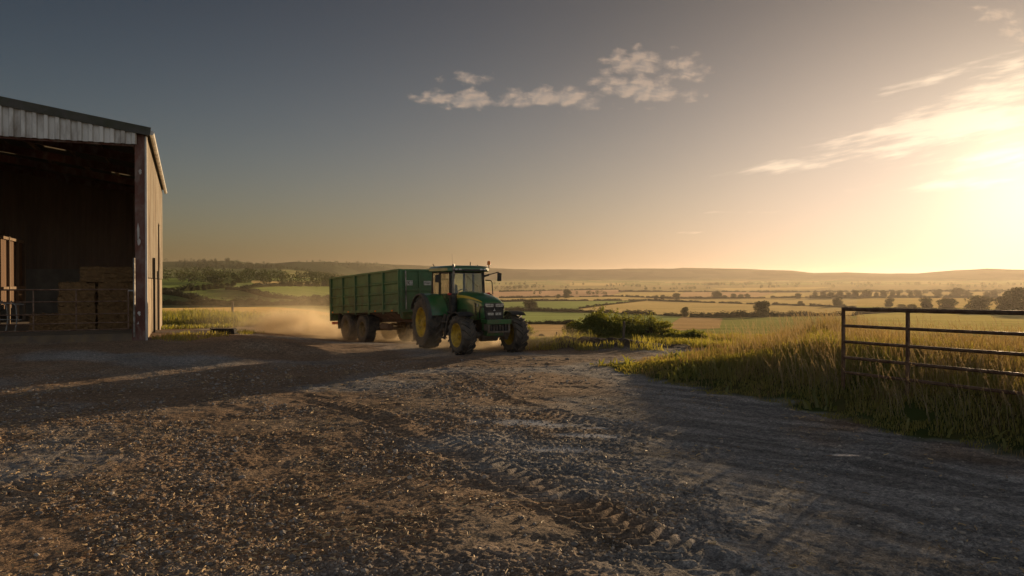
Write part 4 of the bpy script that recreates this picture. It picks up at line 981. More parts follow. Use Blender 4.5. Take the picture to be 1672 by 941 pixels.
def make_trailer():
    fw = Vector((.559, -.829)); LX, LY = -6.12, 35.0
    z0 = (hz1(-7.2, 34.5)+hz1(-5.1, 35.7))/2
    t = empty('grain_trailer', (LX, LY, z0), math.atan2(fw.y, fw.x))
    tag(t, 'high sided green twin axle trailer hitched behind the tractor', 'trailer')
    P = Matrix.Translation((0, 0, .0)) @ Matrix.Rotation(R(-2.5), 4, 'Y')
    x0, x1, zb, zt, hw = -2.63, 4.87, 1.30, 2.95, 1.2
    posts = [x0+.06+(x1-x0-.12)*i/5 for i in range(6)]
    for s in (-1, 1):
        b = MB(); y = s*hw
        b.span((x0, y-s*.05, zb), (x1, y-s*.01, zt))
        for i in range(5):                                    # pressed swages of each panel
            a, c = posts[i]+.045, posts[i+1]-.045
            for zc in (1.66, 2.07, 2.48):
                b.prism([(y-s*.012, zc-.075), (y+s*.028, zc-.02), (y+s*.028, zc+.02), (y-s*.012, zc+.055)], 0, a, c)
        b.span((x0, y-s*.01, zb), (x1, y+s*.045, zb+.11)); b.span((x0, y-s*.06, zt-.02), (x1, y+s*.05, zt+.06))
        for p in posts: b.span((p-.045, y-s*.008, zb-.08), (p+.045, y+s*.062, zt-.01))
        sp = b.build('side_panel', G_TL, t, bevel=.006, xf=P)
        for xx in (-2.35, -.42, 2.55, 4.2):
            q = MB(); q.box((xx, s*1.252, zb+.055), (.13, .014, .06)); q.build('reflector', M_AMBER, sp, xf=P)
    b = MB(); b.span((x1-.05, -1.15, zb-.02), (x1-.01, 1.15, zt))
    for y in (-1.16, -.33, .42, 1.16): b.span((x1-.01, y-.045, zb-.25), (x1+.05, y+.045, zt))
    for z in (2.17, zt, 1.33): b.span((x1-.012, -1.2, z-.04), (x1+.045, 1.2, z+.05))
    b.span((x1-.012, -1.1, 2.52), (x1+.012, 1.1, 2.545))
    b.add([(x1+.002, -1.14, zb), (x1+.002, 1.14, zb), (x1-.25, 1.0, zb-.30), (x1-.25, -1.0, zb-.30)], [(0, 1, 2, 3)])
    fp = b.build('front_panel', G_TL, t, bevel=.005, xf=P)
    q = MB(); q.tube([(x1+.09, -.98, zb+.1), (x1+.09, -.98, zt-.02)], .03, 8); q.span((x1+.05, -1.0, 2.15), (x1+.1, -.96, 2.2)); q.build('upright_pipe', M_CHROME, fp, xf=P)
    for (yc, zc, w_, h_) in ((-.80, 2.45, .32, .20), (.03, 2.44, .34, .17)):
        q = MB(); q.box((x1+.015, yc, zc), (.012, w_, h_)); pl = q.build('sign_plate', M_WHITE, fp, xf=P)
        g = MB(); rd = random.Random(int(yc*100))
        for row, zz in enumerate((zc+.04, zc-.04) if h_ > .18 else (zc,)):
            for kx in range(4):                                # worn block letters nobody can read any more
                u = yc-w_*.36+w_*.24*kx; xx = x1+.0225
                g.box((xx, u-.022, zz), (.003, .012, .058)); g.box((xx, u, zz+rd.choice((.024, 0, -.024))), (.003, .05, .011))
                if rd.random() > .4: g.box((xx, u+.022, zz-rd.choice((0, .014))), (.003, .012, .04))
        g.build('worn_lettering', M_INK, pl, xf=P)
    b = MB(); b.span((x0-.07, -1.22, zb-.36), (x0-.005, 1.22, zt+.02))
    for y in (-1.2, -.4, .4, 1.2): b.span((x0-.13, y-.045, zb-.36), (x0-.07, y+.045, zt+.06))
    for z in (zb-.3, 1.9, zt-.05): b.span((x0-.125, -1.2, z), (x0-.07, 1.2, z+.09))
    tg = b.build('tailgate', G_TL, t, bevel=.006, xf=P)
    for s in (-1, 1):
        q = MB(); q.box((x0-.12, s*.95, zb-.46), (.12, .36, .13)); q.build('tail_lamp', M_RED, tg, xf=P)
    b = MB(); b.span((x0, -1.14, zb-.04), (x1-.05, 1.14, zb+.02)); b.build('floor', M_RUST, t, xf=P)
    b = MB()                                                   # sloping hopper underside ahead of the wheels
    b.add([(1.75, -1.13, zb-.05), (1.75, 1.13, zb-.05), (x1-.3, 1.13, zb-.05), (x1-.3, -1.13, zb-.05), (2.3, -.7, zb-.32), (2.3, .7, zb-.32), (x1-.7, .7, zb-.32), (x1-.7, -.7, zb-.32)], [(0,1,2,3),(7,6,5,4),(0,4,5,1),(1,5,6,2),(2,6,7,3),(3,7,4,0)])
    for xx in (2.2, 2.9, 3.6, 4.3): b.beam((xx, -1.18, zb-.02), (xx, -.7, zb-.30), .06, .05)
    b.build('underbody', M_RUST, t, xf=P)
    b = MB()
    for s in (-1, 1): b.span((x0+.1, s*.45-.05, .88), (x1-.3, s*.45+.05, 1.16)); b.beam((x1-.4, s*.45, 1.0), (7.0, s*.06, .60), .10, .20)
    for xx in (-1.5, 0, 1.6, 3.0, 4.4): b.span((xx-.04, -.9, .98), (xx+.04, .9, 1.2))
    b.beam((6.9, 0, .58), (7.3, 0, .52), .12, .10); b.build('chassis', M_RUST, t, bevel=.01, xf=P)
    q = MB(); q.span((4.75, -.62, .35), (4.87, -.50, 1.15)); q.box((4.81, -.56, .33), (.22, .22, .04)); q.tube([(4.81, -.56, 1.1), (4.81, -.56, 1.28), (4.95, -.62, 1.3)], .03, 8); q.build('parking_jack', M_STEEL, t)
    q = MB(); q.tube([(2.2, -.78, .80), (3.0, -.78, .80)], .14, 14); q.build('air_tank', M_RUST, t, smooth=True)
    for xx in (.92, -.93):
        for s in (-1, 1): wheel(t, (xx, s*.98, .615), .62, .46, .33, s, M_RIM2, 26, .026, .30)
        b = MB(); b.tube([(xx, -.8, .615), (xx, .8, .615)], .08, 10)
        for s in (-1, 1): b.box((xx, s*.5, .78), (.9, .09, .07))
        b.build('axle', M_RUST, t)
    for s in (-1, 1):
        b = MB(); y0, y1 = s*.72, s*1.225; a, c = min(y0, y1), max(y0, y1)
        b.span((-1.72, a, 1.235), (1.60, c, 1.26))
        pr = [(1.60, 1.26), (1.72, 1.12), (1.78, .92), (1.80, .62), (1.77, .62), (1.75, .92), (1.69, 1.11), (1.58, 1.235)]
        b.prism(pr, 1, a, c); b.prism([(-1.72, 1.26), (-1.80, 1.15), (-1.82, .50), (-1.79, .50), (-1.77, 1.14), (-1.70, 1.235)], 1, a, c)
        b.build('mudguard', M_BLK, t)
    return t
make_trailer()
# ------------------------------------------------------------------ barn, gates, posts
M_CLAD = surface('weathered_cladding', (.34,.29,.215), .55, .25, .22, 1.3, dirt=(.16,.10,.06), dirt_amt=.4, dirt_scale=1.5, stretch=(1,1,.25))
M_FASC = surface('pale_fascia_sheet', (.62,.60,.56), .5, .1, .12, 1.5, dirt=(.17,.12,.08), dirt_amt=.2, dirt_scale=2, stretch=(1,1,.3))
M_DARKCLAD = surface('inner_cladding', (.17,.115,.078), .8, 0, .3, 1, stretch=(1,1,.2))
M_ROOF = surface('fibre_cement_roof', (.085,.080,.072), .85, 0, .3, 1.2, dirt=(.05,.055,.03), dirt_amt=.5)
M_OXIDE = surface('red_oxide_steel', (.125,.040,.024), .65, 0, .3, 2.5, dirt=(.30,.26,.22), dirt_amt=.12, dirt_scale=2.6, stretch=(1,1,.5))
M_CONC = surface('concrete_panel', (.34,.275,.195), .9, 0, .2, 1.6, dirt=(.17,.12,.08), dirt_amt=.5, dirt_scale=2, bump=.3, bump_scale=14)
M_WOOD = surface('old_boards', (.14,.070,.029), .85, 0, .35, 1.5, dirt=(.06,.04,.025), dirt_amt=.4, stretch=(5,5,.3))
M_TIMB = surface('timber', (.20,.14,.09), .9, 0, .3, 3, stretch=(1,1,.2))
M_GALV = surface('galvanised_tube', (.30,.285,.26), .5, .5, .25, 4, dirt=(.13,.085,.05), dirt_amt=.4, dirt_scale=5)
M_GATE = surface('rusted_gate_tube', (.20,.125,.082), .40, .35, .35, 6, dirt=(.09,.040,.02), dirt_amt=.6, dirt_scale=5)
M_STRAW = surface('straw_bale', (.20,.11,.042), .95, 0, .4, 9, dirt=(.17,.10,.04), dirt_amt=.5, dirt_scale=6, bump=.8, bump_scale=40)
M_POST = surface('wooden_post', (.11,.085,.062), .9, 0, .3, 3, bump=.4, bump_scale=18, stretch=(1,1,.2))
M_TROUGH = surface('black_trough', (.010,.009,.008), .95, 0, .3, 3)
def skylight_mat():
    m, nt, out = new_mat('roof_light'); t = N(nt, 'ShaderNodeBsdfTranslucent'); t.inputs[0].default_value = (.62,.56,.44,1); d = N(nt, 'ShaderNodeBsdfDiffuse'); d.inputs[0].default_value = (.5,.46,.38,1)
    x = N(nt, 'ShaderNodeMixShader'); x.inputs[0].default_value = .35; L(nt, t.outputs[0], x.inputs[1]); L(nt, d.outputs[0], x.inputs[2]); L(nt, x.outputs[0], out.inputs[0]); return m
M_SKYL = skylight_mat()

def corrugated(mb, p0, p1, zlo, zhi, pitch=.2, depth=.035, nrm=(0, -1), t=.012):
    """profiled sheet standing between p0 and p1 (x, y)"""
    p0, p1 = np.array(p0, float), np.array(p1, float); Ls = np.linalg.norm(p1-p0); n = int(Ls/pitch); e = (p1-p0)/Ls; nv = np.array(nrm)
    pts = []
    for i in range(n):
        for f, d in ((0, 0), (.44, 0), (.56, 1), (.88, 1)):
            q = p0+e*((i+f)*Ls/n)+nv*depth*d; pts.append(q)
    pts.append(p1)
    zl = zlo if callable(zlo) else (lambda q: zlo); zh = zhi if callable(zhi) else (lambda q: zhi)
    vs = [(q[0], q[1], zl(q)) for q in pts]+[(q[0], q[1], zh(q)) for q in pts]+[(q[0]-nv[0]*t, q[1]-nv[1]*t, zl(q)) for q in pts]+[(q[0]-nv[0]*t, q[1]-nv[1]*t, zh(q)) for q in pts]
    m = len(pts); fs = []
    for i in range(m-1):
        fs += [(i, i+1, m+i+1, m+i), (2*m+i+1, 2*m+i, 3*m+i, 3*m+i+1), (i+1, i, 2*m+i, 2*m+i+1), (m+i, m+i+1, 3*m+i+1, 3*m+i)]
    mb.add(vs, fs)

BZ = .50
def make_barn():
    W, D = 20.0, 19.0; sl = .152
    t = empty('barn', (BARN_O[0], BARN_O[1], BZ), BARN_A)
    tag(t, 'open fronted steel barn with pale fascia, corrugated side and red oxide corner post', 'barn')
    def rz(x): return 7.40+sl*min(-x, 20+x) if True else 0
    # roof slopes as sheets with roof lights let in
    lights = [(-4.5, -3.6, 7.2, 9.8), (-2.2, -1.3, 12.6, 15.2), (-7.4, -6.5, 12.2, 15.0), (-8.6, -7.7, 3.4, 6.2)]
    for side in (0, 1):
        b = MB(); xs = [.28, 0, -1.3, -2.2, -3.6, -4.5, -6.5, -7.4, -7.7, -8.6, -10.0]; ys = [-.30, 3.4, 6.2, 7.2, 9.8, 12.2, 12.6, 15.0, 15.2, D+.25]
        X = (lambda v: v) if side == 0 else (lambda v: -20-v)
        for i in range(len(xs)-1):
            for j in range(len(ys)-1):
                cx, cy_ = (xs[i]+xs[i+1])/2, (ys[j]+ys[j+1])/2
                if side == 0 and any(a < cx < c and d < cy_ < e for a, c, d, e in lights): continue
                za, zc = 7.40-sl*xs[i], 7.40-sl*xs[i+1]
                q = [(X(xs[i]), ys[j], za), (X(xs[i+1]), ys[j], zc), (X(xs[i+1]), ys[j+1], zc), (X(xs[i]), ys[j+1], za)]
                b.add(q+[(x, y, z+.05) for x, y, z in q], [(0,1,2,3),(7,6,5,4),(0,4,5,1),(1,5,6,2),(2,6,7,3),(3,7,4,0)])
        n = 44
        for k in range(n):                                   # corrugation crests running down the slope
            y = -.28+(D+.5)*(k+.5)/n
            if side == 0 and any(d-.3 < y < e+.3 for a, c, d, e in lights): continue
            b.beam((X(.27), y, 7.40-sl*.27+.055), (X(-9.98), y, 7.40+sl*9.98+.055), .14, .045)
        r = b.build('roof', M_ROOF, t)
        if side == 0:
            for a, c, d, e in lights:
                q = MB(); z1, z2 = 7.40-sl*a, 7.40-sl*c
                v = [(a, d, z1+.01), (c, d, z2+.01), (c, e, z2+.01), (a, e, z1+.01)]; q.add(v+[(x, y, z+.02) for x, y, z in v], [(0,1,2,3),(7,6,5,4),(0,4,5,1),(1,5,6,2),(2,6,7,3),(3,7,4,0)]); q.build('roof_light', M_SKYL, r)
            q = MB(); q.tube([(.34, -.3, 7.30), (.34, D+.2, 7.22)], .085, 8); q.build('gutter', M_FASC, r)
    b = MB()
    for a, c in ((.30, -10), (-20.3, -10)): b.beam((a, -.33, 7.40+sl*(-a if a > -5 else 20+a)-.02), (c, -.33, 7.40+sl*10-.02), .05, .30)
    b.build('verge_trim', M_ROOF, t)
    b = MB(); corrugated(b, (-19.9, -.22), (-.16, -.22), 6.86, lambda q: 7.26+sl*min(-q[0], 20+q[0])-.02, .34, .085, (0, -1)); b.build('fascia', M_FASC, t)
    # right wall: sheets above, concrete panels below, an open bay near the back
    oy0, oy1 = 11.4, 14.6
    b = MB(); corrugated(b, (.12, .16), (.12, oy0), 2.05, 7.32, .30, .04, (1, 0)); corrugated(b, (.12, oy1), (.12, D), 2.05, 7.26, .30, .04, (1, 0)); corrugated(b, (.12, oy0), (.12, oy1), 4.9, 7.26, .30, .04, (1, 0)); b.build('side_cladding', M_CLAD, t)
    b = MB()
    for a, c in ((.25, 4.6), (5.0, 9.4), (9.8, oy0), (oy1, 18.8)): b.span((-.02, a, -1.2), (.13, c, 2.02))
    for z in (.7, 1.36): b.span((.128, .25, z), (.134, oy0, z+.02))
    b.build('concrete_wall', M_CONC, t, bevel=.01)
    b = MB(); b.span((.18, 4.60, -1.2), (.26, 5.0, 2.9)); b.span((.18, 9.42, -1.2), (.24, 9.78, 2.4)); b.span((.02, oy0-.1, -1), (.16, oy0+.1, 6)); b.build('wall_post', M_TROUGH, t)
    # back and far walls
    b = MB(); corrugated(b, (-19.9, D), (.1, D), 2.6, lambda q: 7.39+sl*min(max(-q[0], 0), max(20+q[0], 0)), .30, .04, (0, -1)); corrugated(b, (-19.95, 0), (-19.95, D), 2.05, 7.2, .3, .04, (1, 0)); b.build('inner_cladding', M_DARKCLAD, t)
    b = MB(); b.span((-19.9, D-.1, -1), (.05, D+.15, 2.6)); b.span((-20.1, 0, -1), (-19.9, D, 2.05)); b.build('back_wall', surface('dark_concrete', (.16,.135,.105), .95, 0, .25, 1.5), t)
    # steel frames
    for i, y in enumerate((.0, 4.8, 9.6, 14.2, 18.75)):
        for x in (-.19, -19.8):
            if i == 0 and x > -1: continue
            b = MB(); b.span((x-.16, y-.11, -.3), (x+.16, y-.09, 7.2)); b.span((x-.16, y+.09, -.3), (x+.16, y+.11, 7.2)); b.span((x-.015, y-.09, -.3), (x+.015, y+.09, 7.2)); b.build('column', M_OXIDE, t)
        b = MB()
        for x0, x1 in ((-.2, -10), (-19.8, -10)):
            for dz, w_ in ((-.10, .18), (-.42, .18)): b.beam((x0, y+.12, 7.30+dz+sl*0), (x1, y+.12, 7.30+dz+sl*9.8), w_, .025)
            b.beam((x0, y+.12, 7.30-.26), (x1, y+.12, 7.30-.26+sl*9.8), .02, .30)
        b.build('rafter', M_OXIDE, t)
    for x in (-.45, -1.85, -3.25, -4.85, -6.15, -7.55, -9.0, -11, -12.6, -14, -15.6, -17, -18.6):
        b = MB(); b.span((x-.035, -.1, rz(x)-.21), (x+.035, D, rz(x)-.012)); b.build('purlin', M_TIMB, t)
    b = MB(); b.span((-.23+.0, -.10, -.35), (.08, -.07, 7.3)); b.span((-.23, .17, -.35), (.08, .20, 7.3)); b.span((-.09, -.07, -.35), (-.06, .17, 7.3)); b.span((-.33, -.13, -.3), (.10, -.10, .35))
    cp = b.build('column', M_OXIDE, t, label='red oxide corner column with flaked paint')
    q = MB(); rd = random.Random(4)
    for (cz, sz, cx) in ((3.72, .34, -.12), (3.35, .15, -.10), (5.9, .12, -.05), (.75, .10, -.1), (.30, .16, -.15)):
        n = 11; q.prism([(cx+(.055*math.cos(2*math.pi*k/n))*rd.uniform(.5, 1.2), cz+sz*math.sin(2*math.pi*k/n)*rd.uniform(.5, 1.1)) for k in range(n)], 1, -.104, -.099)
    q.build('flaked_paint', M_FASC, cp)
    b = MB(); b.span((.10, -.10, -.4), (.17, .14, 7.2)); b.build('corner_flashing', M_FASC, t)
    b = MB(); b.span((-20, -.12, 6.80), (-.25, -.02, 6.90)); b.build('lintel', M_OXIDE, t)
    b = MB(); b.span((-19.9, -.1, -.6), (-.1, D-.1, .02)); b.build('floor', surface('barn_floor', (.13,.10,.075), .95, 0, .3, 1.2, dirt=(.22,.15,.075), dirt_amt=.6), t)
    # boarded partition lit through the open bay
    p = MB()
    for k in range(36): p.span((-5.9, 7.0+.155*k, .9 if k % 9 else .7), (-5.86, 7.0+.155*k+.145, 3.75+.04*math.sin(k*1.7)))
    pt = p.build('partition', M_WOOD, t)
    q = MB()
    for y in (7.0, 9.0, 10.9, 12.5): q.span((-5.86, y-.06, 0), (-5.74, y+.06, 3.9))
    for z in (1.55, 3.75): q.span((-5.855, 6.9, z), (-5.77, 12.7, z+.12))
    q.build('partition_frame', M_TIMB, pt)
    return t
make_barn()
BM = Matrix.Translation((BARN_O[0], BARN_O[1], BZ)) @ Matrix.Rotation(BARN_A, 4, 'Z')

def bar_gate(name, label, group, ends, rails, uprights, rad, mat, posts=None, zoff=0):
    (a, b_) = ends; a, b_ = Vector(a), Vector(b_); d = (b_-a); ln = d.length; d.normalize()
    root = empty(name, a, math.atan2(d.y, d.x)); tag(root, label, 'gate', group)
    slope = d.z/math.hypot(d.x, d.y)
    lx = math.hypot(b_.x-a.x, b_.y-a.y)
    for i, z in enumerate(rails):
        q = MB(); q.tube([(0, 0, z), (lx*.5, 0, z+slope*lx*.5-.006), (lx, 0, z+slope*lx)], rad*(1.25 if i == 0 else 1), 10); q.build('rail', mat, root, smooth=True)
    for u in uprights:
        q = MB(); z0, z1 = (rails[-1]-.0, rails[0]) if not isinstance(u, tuple) else (u[1], rails[0]+u[2])
        uu = u if not isinstance(u, tuple) else u[0]
        q.box((uu, -rad*.2, (z0+z1)/2+slope*uu), (rad*2.1, rad*1.5, z1-z0)); q.build('upright', mat, root, bevel=.006)
    return root
p = BM @ Vector((-.42, -.35, 0)); p2 = BM @ Vector((-6.2, -.35, 0))
g = bar_gate('field_gate', 'low tubular steel gate closing the front of the barn', 'farm gates', (p, p2), [1.62, 1.20, .76, .44, .20], [.02, 1.66, 2.95, 4.5, 5.75], .022, M_GATE)
q = MB(); q.tube([(-.17, .02, -.1), (-.17, .02, 2.75)], .035, 8); q.span((-.17, -.02, 1.55), (.02, .02, 1.6)); q.build('gate_post', M_GALV, g)
a = (6.50, 15.0, hz1(6.5, 15)); b_ = Vector((7.79, 11.65, 0)); d = (b_-Vector((6.5, 15, 0))); b2 = Vector((6.5, 15, 0))+d*1.42
zL = 1.865; ga = (6.5, 15.0, 0.0)
g = bar_gate('field_gate', 'rusty five bar metal gate standing in the grass at the right', 'farm gates', (Vector((6.5, 15, 0)), Vector((b2.x, b2.y, .066*1.42))), [1.86, 1.535, 1.225, .915, .625],
             [(.0, .25, .03), (1.50, .32, 0), (3.95, .55, 0), (5.08, .2, .05)], .030, M_GATE)

def post(name, px, top, base, D, wpx, label, cat='post', lean=.03):
    x = (px-CX)/F_PX*D; zt = CAM_H+(HY-top)/F_PX*D; z = hz1(x, D); r = wpx/F_PX*D/2
    b = MB(); b.tube([(0, 0, -.3), (0, 0, .1), (lean*.5, 0, (zt-z)*.6), (lean, 0, zt-z-.02), (lean, 0, zt-z)], [r, r, r*.95, r*.92, r*.6], 9)
    o = b.build(name, M_POST, None, smooth=True); o.location = (x, D, z); tag(o, label, cat, 'fence posts'); return o
post('fence_post', 379, 492, 517, 57, 4.2, 'lone wooden post in the weeds before the stubble field')
post('fence_post', 1018, 525, 558, 29.6, 4.5, 'wooden post on the dark earth bank before the shrubs')
post('fence_post', 907, 542, 551, 31, 2.2, 'short stake at the left end of the earth bank', lean=.05)

# feed trough on the far edge of the yard
x, y, z = ground_px(364, 545.5, 25); z = hz1(x, y); b = MB(); b.prism([(-.55, .0), (.55, .0), (.52, .22), (.47, .24), (-.40, .24), (-.44, .20)], 1, -.22, .22); b.span((-.50, -.18, .2), (-.46, .18, .27)); b.prism([(-.60, 0), (-.45, 0), (-.42, .16)], 1, -.15, .15)
o = b.build('feed_trough', M_TROUGH, None, bevel=.03); o.location = (x, y, z-.01); o.rotation_euler = (0, 0, .05); tag(o, 'low black trough lying at the far edge of the yard', 'trough')
# clods of earth
for i, (px, py, s) in enumerate([(884, 549, .28), (862, 556, .14)]):
    x, y, z = ground_px(px, py, 25); b = MB(); bm = bmesh.new(); bmesh.ops.create_icosphere(bm, subdivisions=2, radius=1)
    rd = random.Random(i+3); b.add([(v.co.x*s*(1+rd.uniform(-.2, .2)), v.co.y*s*.8*(1+rd.uniform(-.2, .2)), v.co.z*s*.55*(1+rd.uniform(-.25, .25))) for v in bm.verts], [[v.index for v in f.verts] for f in bm.faces]); bm.free()
    o = b.build('earth_clod', surface('clod_earth', (.06,.042,.028), .95, 0, .3, 6), None, smooth='all'); o.location = (x, y, z+s*.2); tag(o, ['dark clod of earth at the left end of the earth bank', 'smaller earth clod between tractor and earth bank'][i], 'earth clod')

# straw bales stacked in the barn
def bale(name, c, d, label, seed, ry=0):
    g_ = np.random.default_rng(seed); bm = bmesh.new(); bmesh.ops.create_cube(bm, size=1); bmesh.ops.subdivide_edges(bm, edges=bm.edges, cuts=9, use_grid_fill=True)
    v = np.array([q.co[:] for q in bm.verts])*np.array(d); f = [[q.index for q in w.verts] for w in bm.faces]; bm.free()
    v += (g_.normal(size=v.shape))*.022
    rc = np.minimum(1, .985-.05*np.clip(np.abs(v[:, [2]]/d[2])*2-.9, 0, 1)); v[:, :2] *= rc
    n = 1500; ax = g_.integers(0, 3, n); pnt = g_.uniform(-.5, .5, (n, 3)); pnt[np.arange(n), ax] = np.sign(pnt[np.arange(n), ax])*.505; pnt *= np.array(d)
    dr = g_.normal(size=(n, 3)); dr /= np.linalg.norm(dr, axis=1)[:, None]; pd = g_.normal(size=(n, 3)); pd /= np.linalg.norm(pd, axis=1)[:, None]; ln = g_.uniform(.05, .16, n)[:, None]
    Q = np.stack([pnt-dr*ln/2-pd*.006, pnt+dr*ln/2-pd*.006, pnt+dr*ln/2+pd*.006, pnt-dr*ln/2+pd*.006], 1).reshape(-1, 3)
    ff = np.concatenate([np.array(f).ravel(), np.arange(n*4)+len(v)]); lt = np.full(len(f)+n, 4)
    o = np_mesh(name, np.vstack([v, Q]), ff, lt, M_STRAW, False)
    o.location = BM @ Vector((c[0], c[1], c[2]+d[2]/2+.02)); o.rotation_euler = (0, 0, BARN_A+ry); tag(o, label, 'straw bale', 'straw bales in the barn'); return o
bale('straw_bale', (-2.42, 3.9, 0), (1.26, 2.2, .92), 'left straw bale of the bottom layer behind the barn gate', 1)
bale('straw_bale', (-1.10, 3.9, 0), (1.26, 2.2, .92), 'right straw bale of the bottom layer next to the corner column', 2, .02)
bale('straw_bale', (-2.40, 3.95, .93), (1.25, 2.2, .90), 'left straw bale of the middle layer in the barn stack', 3, -.03)
bale('straw_bale', (-1.10, 3.9, .93), (1.25, 2.2, .90), 'right straw bale of the middle layer under the top bale', 4, .02)
bale('straw_bale', (-1.42, 3.85, 1.85), (1.85, 2.0, .60), 'long straw bale on top of the stack in the barn', 5, .03)
bale('straw_bale', (-3.62, 3.7, 0), (.95, 1.4, .58), 'low loose straw bale left of the stacked bales', 6, .12)
# trestle of bent tube in front of the partition
root = empty('feed_rack', BM @ Vector((-4.75, 3.2, .02)), BARN_A); tag(root, 'grey bent tube rack standing before the boarded partition', 'feed rack')
for i, xx in enumerate((-.35, .0, .30)):
    q = MB(); q.tube([(xx-.05, -.2, 0), (xx, -.1, .45), (xx-.06, 0, .95), (xx-.22, 0, 1.15)], .025, 7); q.build('leg', M_GALV, root, smooth=True)
q = MB(); q.tube([(-.9, 0, 1.12), (.5, 0, 1.0)], .025, 7); q.tube([(-.8, -.1, .46), (.45, -.1, .42)], .02, 7); q.build('cross_rail', M_GALV, root)
# ------------------------------------------------------------------ sky, sun, air, camera
w = bpy.data.worlds.new('World'); scene.world = w; w.use_nodes = True
nt = w.node_tree; nt.nodes.clear()
wo = N(nt, 'ShaderNodeOutputWorld'); bg = N(nt, 'ShaderNodeBackground'); L(nt, bg.outputs[0], wo.inputs[0])
sky = N(nt, 'ShaderNodeTexSky', sky_type='NISHITA'); sky.sun_disc = False
sky.sun_elevation = SUN_EL; sky.sun_rotation = SUN_AZ; sky.altitude = 100; sky.air_density = 1.0; sky.dust_density = 2.0; sky.ozone_density = 1.5
SKY_STRENGTH = .050; SKY_TINT = (.95,.91,.98); GLOW = ((9,.9,.34),(7.6,.6,.24),(4.2,.2,.10)); BACK_FILL = (11.2,11.6,12.4); HAZE_D = 5e-5; HAZE_G = .52
bg.inputs['Strength'].default_value = SKY_STRENGTH
tc = N(nt, 'ShaderNodeTexCoord'); DIR = tc.outputs['Generated']
def vm(op, a, b=None, out=0):
    m = N(nt, 'ShaderNodeVectorMath', operation=op)
    for i, v in enumerate((a, b)):
        if v is None: continue
        if hasattr(v, 'is_linked'): L(nt, v, m.inputs[i])
        else: m.inputs[i].default_value = v
    return m.outputs[out]
def mn(*a, **k): return math_n(nt, *a, **k)
sx = N(nt, 'ShaderNodeSeparateXYZ'); L(nt, DIR, sx.inputs[0])
yy = mn('MAXIMUM', sx.outputs[1], .02)
U, V = mn('DIVIDE', sx.outputs[0], yy), mn('DIVIDE', sx.outputs[2], yy)
cx = N(nt, 'ShaderNodeCombineXYZ'); L(nt, U, cx.inputs[0]); L(nt, V, cx.inputs[1]); UV = cx.outputs[0]
front = mn('GREATER_THAN', sx.outputs[1], .05)
def uvp(px, py): return ((px-CX)/F_PX, (HY-py)/F_PX)
def emask(px, py, rx, ry, rot=0.0, k=1.0):
    u, v = uvp(px, py)
    d = vm('SUBTRACT', UV, (u, v, 0))
    if rot: r = N(nt, 'ShaderNodeVectorRotate', rotation_type='Z_AXIS'); r.inputs['Angle'].default_value = rot; L(nt, d, r.inputs[0]); d = r.outputs[0]
    d = vm('MULTIPLY', d, (F_PX/rx, F_PX/ry, 0))
    return mn('MULTIPLY', mn('SUBTRACT', 1.0, vm('LENGTH', d, None, 1), clamp=True), k)
def msum(l):
    s = l[0]
    for q in l[1:]: s = mn('MAXIMUM', s, q)
    return s
# sky light around the low sun
dot = mn('MAXIMUM', vm('DOT_PRODUCT', DIR, tuple(SUN_DIR), 1), 0.0)
glow = N(nt, 'ShaderNodeCombineColor')
g1, g2, g3 = mn('POWER', dot, 260.0), mn('POWER', dot, 48.0), mn('POWER', dot, 9.0)
def gsum(a, b, c): return mn('ADD', mn('MULTIPLY', g1, a), mn('ADD', mn('MULTIPLY', g2, b), mn('MULTIPLY', g3, c)))
GL = GLOW
for i, t in enumerate(GL): L(nt, gsum(*t), glow.inputs[i])
hs = N(nt, 'ShaderNodeHueSaturation'); L(nt, mn('SUBTRACT', 1.08, mn('MULTIPLY', mn('POWER', dot, 3.0), .50)), hs.inputs['Saturation']); L(nt, sky.outputs[0], hs.inputs['Color'])
base = mixc(nt, 1.0, mixc(nt, 1.0, hs.outputs[0], SKY_TINT, 'MULTIPLY'), (0, 0, 0), 'ADD')
bk = N(nt, 'ShaderNodeMapRange', interpolation_type='SMOOTHSTEP'); L(nt, sx.outputs[1], bk.inputs[0]); bk.inputs[1].default_value = .1; bk.inputs[2].default_value = -.8     # fill light added to the sky behind the camera
base = mixc(nt, bk.outputs[0], base, BACK_FILL, 'ADD')
sc3 = N(nt, 'ShaderNodeSeparateColor'); L(nt, base, sc3.inputs[0])
peak = mn('MAXIMUM', sc3.outputs[0], mn('MAXIMUM', sc3.outputs[1], sc3.outputs[2]))
damp = mn('DIVIDE', 1.12, mn('ADD', 1.0, mn('MULTIPLY', peak, SKY_STRENGTH/.95)))       # haze evens out the brightness around the sun
base = vm('SCALE', base); base.node.inputs['Scale'].default_value = 1; L(nt, damp, base.node.inputs['Scale'])
zen = N(nt, 'ShaderNodeMapRange', interpolation_type='SMOOTHSTEP'); L(nt, sx.outputs[2], zen.inputs[0]); zen.inputs[1].default_value = .02; zen.inputs[2].default_value = .42; zen.inputs[3].default_value = 1.04; zen.inputs[4].default_value = .47
base = vm('SCALE', base); L(nt, zen.outputs[0], base.node.inputs['Scale'])
base = mixc(nt, 1.0, base, glow.outputs[0], 'ADD')
